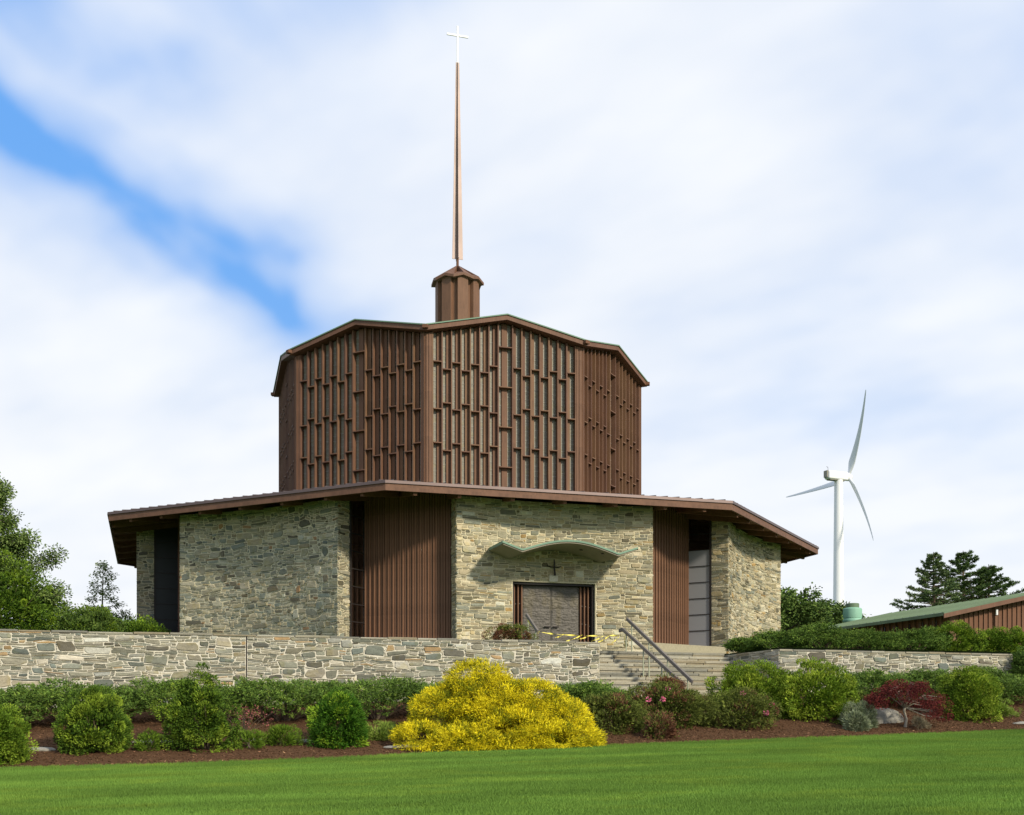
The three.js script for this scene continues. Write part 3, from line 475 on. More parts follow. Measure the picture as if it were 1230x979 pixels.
// handrails
function handrail(u, label, rails, posts) {
  const r = gardenFrame('handrail', label, 'handrail');
  for (const pts of rails) for (let i = 0; i + 1 < pts.length; i++) { const a = V(pts[i][0], pts[i][1] + EYE, pts[i][2]), b = V(pts[i + 1][0], pts[i + 1][1] + EYE, pts[i + 1][2]), d = b.clone().sub(a), m = part('rail', boxUV(rbox(0.075, 0.125, d.length() + 0.05, 0.015)), M.rail, r); m.position.copy(a).add(b).multiplyScalar(0.5); m.quaternion.setFromUnitVectors(V(0, 0, 1), d.clone().normalize()); }
  for (const [x, z, ya, yb] of posts) { const m = part('post', new THREE.CylinderGeometry(0.026, 0.026, yb - ya, 8), M.post, r); m.position.set(x, (ya + yb) / 2 + EYE, z); }
  return r;
}
const railY = (v) => mix(3.92, 1.42, (v + 3.85) / 5.5);
handrail(2.5, 'double brown handrail running down the middle of the stone steps', [[[2.62, 3.95, -3.95], [2.62, 1.42, 1.65]], [[2.40, 3.52, -4.15], [2.40, 3.55, -3.85], [2.40, 1.33, 1.45]]],
  [[2.62, -3.5, 2.7, 3.72], [2.40, -3.5, 2.7, 3.36], [2.62, -1.9, 1.7, 3.0], [2.40, -1.9, 1.7, 2.74], [2.62, -0.3, 1.2, 2.28], [2.40, -0.3, 1.2, 2.08], [2.62, 1.3, 0.6, 1.56], [2.40, 1.3, 0.6, 1.40]]);
for (const y of [3.62, 2.55, 1.75]) void y;
handrail(-1.2, 'short brown handrail post leaning above the garden wall beside the door', [[[-1.38, 3.98, -3.75], [-1.38, 3.3, -2.5]]], [[-1.38, -3.6, 2.7, 3.88], [-1.38, -2.7, 2.7, 3.4]]);
{
  // twisted barrier tape strung between the two handrails
  const t = gardenFrame('barrier_tape', 'yellow barrier tape strung between the two handrails', 'tape');
  const ribbon = (pts, w, tw, seed) => { const c = new THREE.CatmullRomCurve3(pts), N = 60, T = new Tris(), rng = rngOf(seed), ph = rng() * 6; let prev = null; for (let i = 0; i <= N; i++) { const p = c.getPoint(i / N), a = ph + i / N * tw + Math.sin(i * 0.5) * 0.5, o = V(0, Math.cos(a), Math.sin(a)).multiplyScalar(w / 2), q = [p.clone().add(o).toArray(), p.clone().sub(o).toArray()]; if (prev) T.quad(prev[0], prev[1], q[1], q[0]); prev = q; } return T.build(); };
  const e = EYE;
  part('tape_strand', ribbon([V(-1.3, 3.28 + e, -2.6), V(-0.6, 3.24 + e, -2.9), V(0.5, 3.23 + e, -3.2), V(1.6, 3.27 + e, -3.5), V(2.4, 3.33 + e, -3.7)], 0.055, 14, 1), M.tape, t);
  const drops = [[-0.55, -0.2, 0.10], [-0.1, 0.55, 0.22], [0.35, 0.9, 0.14], [0.95, 1.45, 0.18], [1.25, 1.7, 0.2], [1.75, 2.15, 0.26]];
  drops.forEach(([a, b, d], i) => part('tape_strand', ribbon([V(a, 3.22 - d + e, -3.0 - i * 0.1), V((a + b) / 2, 3.21 - d * 0.45 + e, -2.98 - i * 0.1), V(b, 3.25 + e, -3.1 - i * 0.1)], 0.05, 5, 20 + i), M.tape, t));
  part('tape_strand', ribbon([V(-1.42, 3.75 + e, -3.5), V(-1.36, 3.5 + e, -3.1), V(-1.25, 3.22 + e, -2.75)], 0.07, 3, 55), M.tape, t);
  part('tape_strand', ribbon([V(2.40, 3.35 + e, -3.6), V(2.38, 3.1 + e, -3.62), V(2.41, 2.86 + e, -3.58)], 0.06, 3, 56), M.tape, t);
}
/* ------------------------------------------------------------------ foliage tools */
class Leaves {                                       // many small folded leaves in one geometry
  constructor() { this.p = []; this.n = []; this.c = []; }
  leaf(x, y, z, dx, dy, dz, len, wid, col, rng, fold = 0.25) {
    // side vector: random, perpendicular to the leaf's direction
    let sx = rng() - 0.5, sy = (rng() - 0.5) * 0.7, sz = rng() - 0.5; const dt = sx * dx + sy * dy + sz * dz; sx -= dt * dx; sy -= dt * dy; sz -= dt * dz; let l = Math.hypot(sx, sy, sz) || 1; sx /= l; sy /= l; sz /= l;
    const nx = dy * sz - dz * sy, ny = dz * sx - dx * sz, nz = dx * sy - dy * sx, h = wid / 2, mx = x + dx * len * 0.5, my = y + dy * len * 0.5, mz = z + dz * len * 0.5, f = wid * fold;
    const L = [mx + sx * h + nx * f, my + sy * h + ny * f, mz + sz * h + nz * f], R = [mx - sx * h + nx * f, my - sy * h + ny * f, mz - sz * h + nz * f], tx = x + dx * len, ty = y + dy * len, tz = z + dz * len;
    this.p.push(x, y, z, L[0], L[1], L[2], tx, ty, tz, x, y, z, tx, ty, tz, R[0], R[1], R[2]);
    for (let k = 0; k < 6; k++) this.c.push(col[0], col[1], col[2]);
  }
  build() { const g = new THREE.BufferGeometry(); g.setAttribute('position', new THREE.BufferAttribute(new Float32Array(this.p), 3)); g.setAttribute('color', new THREE.BufferAttribute(new Float32Array(this.c), 3)); g.computeVertexNormals(); return g; }
}
const pick = (pal, rng) => { const i = rng() * (pal.length - 1), k = Math.min(pal.length - 2, Math.floor(i)), f = i - k, l = 0.8 + 0.4 * rng(); return [0, 1, 2].map((q) => mix(pal[k][q], pal[k + 1][q], f) * l); };
const unit = (rng) => { const z = rng() * 2 - 1, a = rng() * 2 * Math.PI, r = Math.sqrt(1 - z * z); return [r * Math.cos(a), z, r * Math.sin(a)]; };
function drape(p, u, v) { const g0 = gy(u, v); for (let i = 0; i < p.length; i += 3) { const q = clamp(1.3 - p[i + 1] * 0.5); p[i + 1] += (gy(u + p[i], Math.max(0, v + p[i + 2])) - g0) * q; } }
// a shrub: leaf clumps set over a lumpy dome
function shrub(name, label, [u, v], w, d, h, o) {
  const rng = rngOf(o.seed), s = thing(name, label, o.category ?? 'shrub', o.at ?? [wx(u, v), gy(u, v) + (o.lift ?? 0), wz(u, v)], o.turn ?? ROT, o.group);
  const L = new Leaves(), stems = [], n = Math.round(o.clumps * 1.4), rc = o.clumpR, mid = o.mid ?? 0.42, pw = o.point ?? 0;
  const lumps = Array.from({ length: o.lumps ?? 7 }, () => [...unit(rng), 0.16 * (rng() - 0.35)]);
  for (let i = 0; i < n; i++) {
    let [a, b, c] = unit(rng); 
    let f = 0.86 + 0.16 * rng(); for (const [p, q, r, m] of lumps) f += m * Math.max(0, a * p + b * q + c * r) ** 3 * (o.lumpy ?? 1.5); const inner = i % 5 < 2; if (inner) f *= 0.35 + 0.5 * rng(); else if (rng() < (o.shoots ?? 0.10)) f *= 1.06 + 0.16 * rng();
    if (b < 0) { const hl = Math.hypot(a, c) || 1, hr = (0.86 + 0.14 * (1 + b)) / hl; a *= hr; c *= hr; } const up = b > 0 ? b * (1 - mid) * h : b * mid * h, tp = b > 0 ? 1 - pw * b * b : 1;
    const r = rc * (0.65 + 0.7 * rng()), cx = a * (w / 2 - rc * 0.6) * f * tp, cy = mid * h + up * f - r * 0.2, cz = c * (d / 2 - rc * 0.6) * f * tp;
    const tone = rng(), pal = o.pal2 && rng() < (o.mixture ?? 0.25) ? o.pal2 : o.pal;
    const m = Math.round(o.leaves * 1.15 / n * (0.7 + 0.6 * rng()));
    for (let k = 0; k < m; k++) {
      let [x, y, z] = unit(rng); if (x * a + y * b + z * c < -0.2) { x = -x; y = -y; z = -z; }
      const rr = r * (0.45 + 0.6 * Math.sqrt(rng())), py = cy + y * rr * 0.85; if (py < 0.015) continue;
      let dx = x * 0.8 + a * 0.5 + (rng() - 0.5) * 1.1, dy = y * 0.7 + b * 0.3 + (rng() - 0.5) * 1.0 + (o.up ?? 0.25), dz = z * 0.8 + c * 0.5 + (rng() - 0.5) * 1.1; const l = Math.hypot(dx, dy, dz) || 1;
      const col = pick(pal, rng), tt = 0.82 + 0.36 * tone; const big = inner ? 1.9 : 1; L.leaf(cx + x * rr, py, cz + z * rr, dx / l, dy / l, dz / l, big * o.len * (0.7 + 0.6 * rng()), big * o.wid * (0.7 + 0.6 * rng()), col.map((q) => q * tt), rng, o.fold);
    }
    if (i % (o.stemEvery ?? 14) === 0) { const base = V((rng() - 0.5) * w * 0.16, -0.03, (rng() - 0.5) * d * 0.16), end = V(cx, cy, cz), m2 = base.clone().lerp(end, 0.5); m2.y *= 1.15; stems.push(tube([base, m2, end], [0.02 + 0.012 * h, 0.014, 0.006], 5)); }
  }
  if (!o.at) drape(L.p, u, v); part('foliage', L.build(), M.leaf, s); if (stems.length) part('stems', mergeGeometries(stems), M.bark, s).userData.kind = 'stuff';
  return s;
}
// low spreading juniper: arching branches clothed in short feathery sprays
function juniper(name, label, [u, v], w, d, h, o) {
  const rng = rngOf(o.seed), s = thing(name, label, o.category ?? 'juniper', o.at ?? [wx(u, v), gy(u, v) + (o.lift ?? 0), wz(u, v)], ROT, o.group), L = new Leaves(), stems = [];
  for (let i = 0; i < o.branches; i++) {
    const a = rng() * 2 * Math.PI, rr = Math.sqrt(rng()), ex = Math.cos(a) * rr * w / 2, ez = Math.sin(a) * rr * d / 2, eh = h * (0.98 - (o.dome ?? 0.35) * rr * rr) * ((o.at ? 0.62 : 0.74) + (o.at ? 0.76 : 0.52) * vnoise(ex * 1.6 + o.seed, ez * 1.6 + 9, 5)) * (0.27 + 0.79 * Math.sqrt(rng())) - (o.spill && ez > d * 0.3 ? o.spill * rng() : 0);
    const ox = ex * 0.25, oz = ez * 0.25, tone = 0.78 + 0.44 * rng(), bl = 0.22 + 0.2 * rng(), ca = Math.cos(a + (rng() - 0.5) * 1.6), sa = Math.sin(a + (rng() - 0.5) * 1.6), rise = -0.05 + 0.5 * rng();
    const pal = o.pal2 && rng() < 0.12 ? o.pal2 : o.pal;
    if (i % 30 === 0) stems.push(tube([V(ox * 0.6, 0, oz * 0.6), V(ex * 0.55, eh * 0.7, ez * 0.55), V(ex, eh, ez)], [0.028, 0.016, 0.006], 5));
    for (let k = 0; k < o.sprays; k++) {              // sprays along the branch end
      const t = k / o.sprays, bx = ex + ca * bl * (t - 0.6) * 1.2 + (rng() - 0.5) * 0.10, by = eh + rise * bl * t + (rng() - 0.5) * 0.10, bz = ez + sa * bl * (t - 0.6) * 1.2 + (rng() - 0.5) * 0.10;
      for (let q = 0; q < 3; q++) { let dx = ca * 0.8 + (rng() - 0.5) * 1.5, dy = 0.15 + (rng() - 0.4) * 1.1, dz = sa * 0.8 + (rng() - 0.5) * 1.5; const l = Math.hypot(dx, dy, dz); if (by < 0.02) continue; L.leaf(bx, by, bz, dx / l, dy / l, dz / l, o.len * (0.6 + 0.8 * rng()), o.wid * (0.7 + 0.6 * rng()), pick(pal, rng).map((x) => x * tone), rng, 0.3); }
    }
  }
  if (!o.at) drape(L.p, u, v); part('foliage', L.build(), M.leaf, s); if (stems.length) part('branches', mergeGeometries(stems), M.bark, s).userData.kind = 'stuff';
  return s;
}
const G = {                                          // leaf colours, linear
  box: [[0.045, 0.085, 0.008], [0.095, 0.165, 0.014], [0.16, 0.25, 0.022]], boxNew: [[0.18, 0.27, 0.025], [0.27, 0.36, 0.035]],
  holly: [[0.034, 0.070, 0.009], [0.070, 0.130, 0.014], [0.13, 0.21, 0.020]], hollyNew: [[0.15, 0.23, 0.02], [0.24, 0.32, 0.032]],
  juniper: [[0.050, 0.096, 0.017], [0.095, 0.165, 0.027], [0.165, 0.25, 0.042]], juniperNew: [[0.15, 0.23, 0.035], [0.21, 0.29, 0.05]],
  dark: [[0.020, 0.065, 0.006], [0.050, 0.13, 0.010], [0.10, 0.22, 0.016]], darkNew: [[0.17, 0.30, 0.02], [0.28, 0.40, 0.03]],
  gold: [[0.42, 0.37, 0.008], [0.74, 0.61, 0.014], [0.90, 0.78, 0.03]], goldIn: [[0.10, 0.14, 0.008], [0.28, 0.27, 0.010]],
  azalea: [[0.06, 0.075, 0.016], [0.11, 0.135, 0.026], [0.18, 0.21, 0.038]], azaleaRed: [[0.12, 0.05, 0.03], [0.20, 0.10, 0.05]],
  fresh: [[0.070, 0.125, 0.009], [0.13, 0.21, 0.016], [0.21, 0.30, 0.025]], freshNew: [[0.24, 0.32, 0.028], [0.32, 0.40, 0.045]],
  red: [[0.055, 0.010, 0.010], [0.11, 0.020, 0.018], [0.18, 0.034, 0.026]],
  grey: [[0.13, 0.165, 0.08], [0.20, 0.235, 0.13], [0.28, 0.305, 0.19]], lime: [[0.14, 0.22, 0.03], [0.26, 0.34, 0.06]],
  tree: [[0.055, 0.100, 0.022], [0.100, 0.165, 0.034], [0.17, 0.24, 0.055]], treeNew: [[0.16, 0.24, 0.06], [0.24, 0.31, 0.10]],
  conifer: [[0.045, 0.085, 0.024], [0.08, 0.135, 0.036], [0.13, 0.19, 0.055]], pink: [[0.60, 0.10, 0.22], [0.80, 0.25, 0.36]],
};
/* ------------------------------------------------------------------ the planted bed */
const clipped = { clumps: 120, leaves: 19000, clumpR: 0.18, len: 0.05, wid: 0.03, up: 0.35 };
shrub('boxwood', 'clipped bright green boxwood ball at the lawn edge beside the first juniper', [-17.75, 8.4], 1.4, 1.3, 1.2, { ...clipped, seed: 1, pal: G.box, pal2: G.boxNew, lumpy: 0.6, group: 'rounded shrubs along the lawn edge' });
shrub('holly_bush', 'broad rounded holly shrub with glossy leaves between boxwood ball and taller holly', [-15.75, 7.2], 1.7, 1.4, 1.35, { ...clipped, seed: 2, pal: G.holly, pal2: G.hollyNew, mixture: 0.35, point: 0.45, shoots: 0.16, lumpy: 2.2, group: 'rounded shrubs along the lawn edge' });
shrub('holly_bush', 'tall pointed holly shrub with loose shoots at its tip', [-13.2, 7.1], 1.85, 1.5, 1.72, { ...clipped, seed: 3, leaves: 17000, pal: G.holly, pal2: G.hollyNew, mixture: 0.3, point: 0.62, lumpy: 2.8, shoots: 0.22, group: 'rounded shrubs along the lawn edge' });
shrub('low_heath', 'small low green heath tucked against the broad holly', [-14.45, 7.2], 0.62, 0.6, 0.42, { clumps: 26, leaves: 1800, clumpR: 0.12, len: 0.06, wid: 0.014, seed: 4, pal: G.box, up: 0.7 });
shrub('low_heath', 'small low green heath tucked against the pointed holly', [-12.05, 7.3], 0.7, 0.6, 0.42, { clumps: 26, leaves: 1800, clumpR: 0.12, len: 0.06, wid: 0.014, seed: 5, pal: G.box, up: 0.7 });
shrub('low_heath', 'low mounded green heath standing alone on the mulch', [-11.25, 6.9], 0.95, 0.7, 0.46, { clumps: 34, leaves: 3000, clumpR: 0.12, len: 0.06, wid: 0.013, seed: 6, pal: G.box, up: 0.8 });
shrub('dwarf_cypress', 'dark green dwarf cypress in feathery tiers before the long juniper', [-9.85, 7.0], 1.5, 1.3, 1.35, { clumps: 90, leaves: 15000, clumpR: 0.20, len: 0.07, wid: 0.022, seed: 7, pal: G.dark, pal2: G.darkNew, mixture: 0.16, lumpy: 2.6, up: 0.25, point: 0.2 });
shrub('low_heath', 'pale lime green spreading heath beside the golden cypress', [-8.6, 6.3], 1.25, 0.9, 0.38, { clumps: 36, leaves: 3400, clumpR: 0.12, len: 0.07, wid: 0.012, seed: 8, pal: G.lime, up: 0.8 });
{ // golden threadleaf cypress: drooping tiers of bright thread foliage
  const s = thing('golden_cypress', 'large mounded golden yellow threadleaf cypress at the lawn edge', 'shrub', [wx(-5.75, 6.9), gy(-5.75, 6.9), wz(-5.75, 6.9)], ROT), rng = rngOf(88), L = new Leaves(), stems = [];
  const lobes = [[-0.35, 1.72, 0, 0.78, 0.60, 0.70], [-0.2, 1.15, 0.1, 1.30, 0.78, 1.1], [1.0, 0.95, 0.2, 1.0, 0.80, 1.0], [1.75, 0.60, 0.4, 0.82, 0.66, 0.9], [2.0, 0.22, 0.8, 0.72, 0.44, 0.8], [-1.25, 0.85, 0, 0.85, 0.66, 0.9], [-2.05, 0.28, 0.75, 0.66, 0.38, 0.6], [-1.0, 0.22, 1.2, 0.85, 0.44, 0.6], [0.1, 0.50, 1.0, 1.1, 0.62, 0.8], [1.1, 0.25, 1.25, 0.95, 0.48, 0.7], [0.3, 0.6, 0.3, 1.5, 0.80, 1.1], [0.05, 0.12, 1.35, 0.9, 0.36, 0.55]];
  lobes.forEach((q) => { q[1] *= 0.93; q[4] *= 0.93; });
  const area = lobes.map(([, , , a, b, c]) => a * b + b * c + a * c), tot = area.reduce((x, y) => x + y, 0);
  for (let i = 0; i < 2700; i++) {
    let r = rng() * tot, k = 0; while (r > area[k]) { r -= area[k]; k++; }
    const [X, Y, Z, a, b, c] = lobes[k]; let [x, y, z] = unit(rng); const f = 0.86 + 0.17 * rng();
    const px = X + x * a * f, py = Math.max(0.10, Y + y * b * f) - 0.04, pz = Z + z * c * f;
    let deep = false; lobes.forEach(([q, w, e, A1, B1, C1], j) => { if (j !== k && ((px - q) / A1) ** 2 + ((py - w) / B1) ** 2 + ((pz - e) / C1) ** 2 < 0.62) deep = true; }); if (deep && rng() < 0.45) continue;
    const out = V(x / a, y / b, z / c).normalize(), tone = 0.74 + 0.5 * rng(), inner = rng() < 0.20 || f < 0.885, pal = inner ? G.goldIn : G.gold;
    if (i % 160 === 0) stems.push(tube([V(0, 0, 0.2), V(px * 0.5, py * 0.7, pz * 0.5 + 0.1), V(px * 0.8, py * 0.8, pz * 0.8)], [0.05, 0.03, 0.008], 5));
    for (let q = 0; q < 78; q++) { // a tuft of threads that arch out and hang
      const tx = px + (rng() - 0.5) * 0.30, ty = py + (rng() - 0.45) * 0.20, tz = pz + (rng() - 0.5) * 0.30; let dx = out.x * 0.9 + (rng() - 0.5) * 1.5, dy = out.y * 0.55 + (rng() - 0.42) * 1.3, dz = out.z * 0.9 + (rng() - 0.5) * 1.5; const l = Math.hypot(dx, dy, dz) || 1; if (ty < 0.02) continue;
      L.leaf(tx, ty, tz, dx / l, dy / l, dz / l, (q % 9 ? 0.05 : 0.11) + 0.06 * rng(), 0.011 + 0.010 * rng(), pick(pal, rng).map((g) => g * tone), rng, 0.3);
    }
  }
  drape(L.p, -5.75, 6.9); part('foliage', L.build(), M.leaf, s); part('stems', mergeGeometries(stems), M.bark, s).userData.kind = 'stuff';
}
const jun = { branches: 800, sprays: 9, len: 0.085, wid: 0.026, pal: G.juniper, pal2: G.juniperNew };
const JG = 'spreading junipers along the foot of the garden wall';
[[-19.2, 3.6, 4.2, 1.05, 'at the mulch end behind the boxwood ball'], [-16.4, 3.2, 3.9, 1.05, 'behind the broad holly'], [-13.6, 3.0, 3.9, 1.12, 'behind the pointed holly'], [-10.8, 3.2, 3.9, 1.2, 'behind the lone heath'], [-8.2, 3.2, 3.8, 1.2, 'behind the dwarf cypress'], [-5.6, 3.0, 3.0, 1.05, 'hidden behind the golden cypress'], [-1.5, 2.9, 2.9, 0.86, 'between golden cypress and stone steps']].forEach(([u, v, w, h, where], i) => juniper('spreading_juniper', 'low spreading dark green juniper ' + where, [u, v], w, 2.3, h, { ...jun, seed: 200 + i, group: JG, dome: 0.3 }));
[[9.2, 2.2, 3.2, 0.95, 'behind the big fresh green shrubs'], [11.6, 2.2, 3.2, 0.95, 'behind the red maple'], [14.2, 2.2, 3.2, 0.98, 'behind the bright green ball shrub']].forEach(([u, v, w, h, where], i) => juniper('spreading_juniper', 'low spreading dark green juniper ' + where, [u, v], w, 2.2, h, { ...jun, seed: 220 + i, group: JG, dome: 0.3 }));
juniper('spreading_juniper', 'dense juniper trailing at the far end of the short stone wall', [17.3, 0.5], 2.2, 2.4, 1.5, { ...jun, at: [wx(17.35, 0.6), TY - 1.45, wz(17.35, 0.6)], branches: 800, seed: 231, dome: 0.5 });
// azaleas and their neighbours below the steps
function blossoms(s, n, w, d, h, seed) { const rng = rngOf(seed), L = new Leaves(); for (let i = 0; i < n; i++) { const [x, y0, z] = unit(rng), y = Math.abs(y0), cx = x * w * 0.47, cy = h * (0.35 + 0.6 * y), cz = Math.abs(z) * d * 0.47; for (let k = 0; k < 26; k++) { const [a, b, c] = unit(rng); L.leaf(cx + a * 0.05, cy + b * 0.04, cz + c * 0.05, a, b, c, 0.055, 0.05, pick(G.pink, rng), rng); } } part('blossoms', L.build(), M.petal, s); return s; }
const az = { clumps: 120, leaves: 12000, clumpR: 0.21, len: 0.06, wid: 0.026, up: 0.3, lumpy: 3.4, shoots: 0.25, pal: G.azalea, pal2: G.azaleaRed, mixture: 0.09 };
blossoms(shrub('azalea', 'loose bronze green azalea beside the golden cypress', [-1.8, 5.6], 2.0, 1.6, 0.85, { ...az, seed: 31 }), 2, 2.0, 1.6, 0.85, 1);
blossoms(shrub('azalea', 'broad bronze tinged azalea with a few pink blooms below the handrail', [0.35, 4.9], 3.0, 2.0, 1.15, { ...az, leaves: 17000, clumps: 170, seed: 32 }), 3, 3.0, 2.0, 1.15, 2);
shrub('azalea', 'small reddish brown azalea at the mulch edge before the broad one', [-0.85, 6.9], 0.85, 0.8, 0.6, { ...az, clumps: 30, leaves: 2600, seed: 33, mixture: 0.7 });
blossoms(shrub('azalea', 'azalea with bright pink blooms in front of the big fresh green shrubs', [2.45, 5.5], 2.1, 1.5, 1.08, { ...az, leaves: 8000, seed: 34 }), 4, 2.1, 1.5, 1.08, 3);
shrub('dark_azalea', 'dark crimson leaved azalea at the foot of the handrail', [1.35, 2.4], 1.2, 1.0, 1.02, { ...az, pal: G.azaleaRed, pal2: G.azalea, mixture: 0.4, seed: 35 });
shrub('green_shrub', 'big fresh green shrub in front of the wall return by the steps', [4.0, 3.4], 2.9, 2.2, 1.62, { clumps: 160, leaves: 22000, clumpR: 0.24, len: 0.06, wid: 0.032, seed: 41, pal: G.fresh, pal2: G.freshNew, lumpy: 3.4, up: 0.45, shoots: 0.25 });
shrub('green_shrub', 'big fresh green shrub with tall loose shoots beside the grey lavender', [5.75, 4.2], 2.5, 2.0, 1.70, { clumps: 150, leaves: 20000, clumpR: 0.22, len: 0.06, wid: 0.03, seed: 42, pal: G.fresh, pal2: G.freshNew, lumpy: 3.6, up: 0.5, point: 0.3, shoots: 0.3 });
shrub('lavender', 'silvery grey lavender cushion between green shrub and red maple', [6.35, 5.6], 1.15, 0.85, 0.66, { clumps: 44, leaves: 5000, clumpR: 0.14, len: 0.09, wid: 0.014, seed: 43, pal: G.grey, up: 0.6, category: 'lavender' });
shrub('lavender', 'small silvery lavender tuft at the mulch edge under the larger lavender', [5.85, 6.2], 0.75, 0.6, 0.48, { clumps: 26, leaves: 2600, clumpR: 0.11, len: 0.08, wid: 0.014, seed: 44, pal: G.grey, up: 0.6, category: 'lavender' });
shrub('dry_tuft', 'small straw brown tuft under the red maple', [8.1, 6.2], 0.45, 0.4, 0.34, { clumps: 14, leaves: 900, clumpR: 0.09, len: 0.08, wid: 0.010, seed: 45, pal: [[0.20, 0.17, 0.10], [0.30, 0.26, 0.17]], up: 0.5 });
shrub('low_heath', 'low olive heath behind the silvery lavender', [7.0, 4.4], 1.2, 0.8, 0.7, { clumps: 30, leaves: 2600, clumpR: 0.14, len: 0.06, wid: 0.016, seed: 48, pal: G.azalea, up: 0.6 });
shrub('green_ball_shrub', 'round bright green ball shrub beside the red maple', [11.0, 4.7], 1.98, 1.8, 1.62, { ...clipped, leaves: 21000, clumps: 210, seed: 46, pal: G.fresh, pal2: G.freshNew, lumpy: 0.8, mid: 0.5 });
shrub('low_heath', 'low lime heath past the bright green ball shrub', [12.6, 4.4], 1.0, 0.8, 0.5, { clumps: 26, leaves: 2200, clumpR: 0.12, len: 0.07, wid: 0.014, seed: 47, pal: G.lime, up: 0.7 });
{ // red laceleaf maple
  const s = thing('red_maple', 'small dark red laceleaf maple with a pale bent trunk', 'maple', [wx(7.75, 5.9), gy(7.75, 5.9), wz(7.75, 5.9)], ROT), rng = rngOf(51), L = new Leaves(), br = [];
  br.push(tube([V(0, -0.05, 0), V(0.04, 0.25, 0.02), V(-0.03, 0.5, 0), V(0.05, 0.85, 0)], [0.055, 0.045, 0.04, 0.03], 7));
  for (let i = 0; i < 130; i++) {
    const a = rng() * 2 * Math.PI, r = Math.sqrt(rng()), side = Math.cos(a) > 0.2; let x = Math.cos(a) * r * 1.25 + 0.08, z = Math.sin(a) * r * 1.0, y = 0.72 + (1 - r * r) * 0.62 + (rng() - 0.5) * 0.25; if (side && r > 0.5 && rng() < 0.5) y -= 0.42;
    if (i % 5 === 0) br.push(tube([V(0, 0.6, 0), V(x * 0.5, y + 0.06, z * 0.5), V(x, y, z)], [0.022, 0.014, 0.005], 5));
    const tone = 0.7 + 0.6 * rng();
    for (let k = 0; k < 75; k++) { const [p, q, t] = unit(rng), R = 0.17; let dx = p + Math.cos(a) * 0.6, dy = q * 0.5 - 0.55, dz = t + Math.sin(a) * 0.6; const l = Math.hypot(dx, dy, dz); L.leaf(x + p * R, y + q * R * 0.6, z + t * R, dx / l, dy / l, dz / l, 0.075, 0.022, pick(G.red, rng).map((g) => g * tone), rng); }
  }
  part('crown', L.build(), M.leaf, s); part('trunk', mergeGeometries(br), M.birch, s);
}
{ // leggy azalea with few pink leaves against the junipers
  const s = thing('bare_azalea', 'leggy azalea with sparse pink flowers between pointed holly and lone heath', 'shrub', [wx(-12.1, 5.6), gy(-12.1, 5.6), wz(-12.1, 5.6)], ROT), rng = rngOf(61), L = new Leaves(), st = [];
  for (let i = 0; i < 30; i++) { const a = rng() * 6.28, r = 0.2 + rng() * 0.75, x = Math.cos(a) * r, z = Math.sin(a) * r * 0.6, y = 0.35 + rng() * 0.45; st.push(tube([V(x * 0.1, 0, z * 0.1), V(x * 0.5, y * 0.6, z * 0.5), V(x, y, z)], [0.008, 0.006, 0.003], 5)); for (let k = 0; k < 20; k++) { const [p, q, t] = unit(rng); L.leaf(x + p * 0.08, y + q * 0.07, z + t * 0.08, p, q, t, 0.05, 0.03, rng() < 0.55 ? pick([[0.24, 0.09, 0.07], [0.42, 0.14, 0.14]], rng) : pick(G.azalea, rng), rng); } }
  part('stems', mergeGeometries(st), M.bark, s); part('blossoms', L.build(), M.petal, s);
}
// pale stones lying in the mulch
[[-17.0, 6.9, 0.9, 'flat pale stone beside the boxwood ball'], [-14.35, 6.2, 1.15, 'flat pale stone between the two hollies'], [-11.9, 6.2, 0.6, 'flat pale stone behind the lone heath'], [-10.7, 6.5, 0.6, 'flat pale stone beside the dwarf cypress'], [-8.15, 7.5, 1.2, 'broad flat stone at the foot of the golden cypress'], [7.6, 4.9, 1.6, 'pale boulder under the red maple'], [12.4, 5.6, 0.9, 'flat pale stone past the ball shrub']].forEach(([u, v, w, label], i) => {
  const g = new THREE.IcosahedronGeometry(1, 3), p = g.attributes.position, hh = i === 5 ? 0.42 : 0.075; for (let k = 0; k < p.count; k++) { const n = 0.8 + 0.4 * fbm(p.getX(k) * 1.7 + i * 9 + 5, p.getZ(k) * 1.7 + p.getY(k) + 5, 3, 40 + i); p.setXYZ(k, p.getX(k) * w / 2 * n, Math.max(-0.5, p.getY(k)) * hh * n, p.getZ(k) * w * 0.26 * n); } g.computeVertexNormals();
  const m = part(numbered('garden_stone'), boxUV(g), M.gardenStone, scene); tag(m, label, 'stone', 'pale stones lying in the mulch bed'); m.position.set(wx(u, v), gy(u, v) + 0.0, wz(u, v)); m.rotation.y = ROT + (i * 0.7 % 0.4) - 0.2;
});
/* ------------------------------------------------------------------ terrace planting */
const TG = 'junipers spilling over the short stone wall';
[[7.75, -4.3, 1.5, 1.5, 0.50, 'beside the stone return at the top of the steps'], [8.1, -2.6, 2.0, 2.6, 0.70, 'on the corner of the short wall'], [9.3, -1.3, 2.8, 2.2, 0.84, 'next along from the wall corner'], [11.3, -1.3, 2.6, 2.2, 0.76, 'in the middle of the short wall'], [13.2, -1.3, 2.8, 2.2, 0.82, 'next to the bright green bush']].forEach(([u, v, w, d, h, where], i) => juniper('trailing_juniper', 'dark trailing juniper ' + where, [u, v], w, d, h, { ...jun, branches: 560, seed: 260 + i, group: TG, at: [wx(u, v), TY - 0.06, wz(u, v)], spill: 0.28, dome: 0.45 }));
shrub('green_bush', 'bright green bush above the far end of the short wall', [15.4, -1.7], 2.6, 2.0, 1.1, { ...clipped, at: [wx(15.2, -1.7), TY, wz(15.2, -1.7)], seed: 71, pal: G.box, pal2: G.boxNew, mixture: 0.4, clumpR: 0.2 });
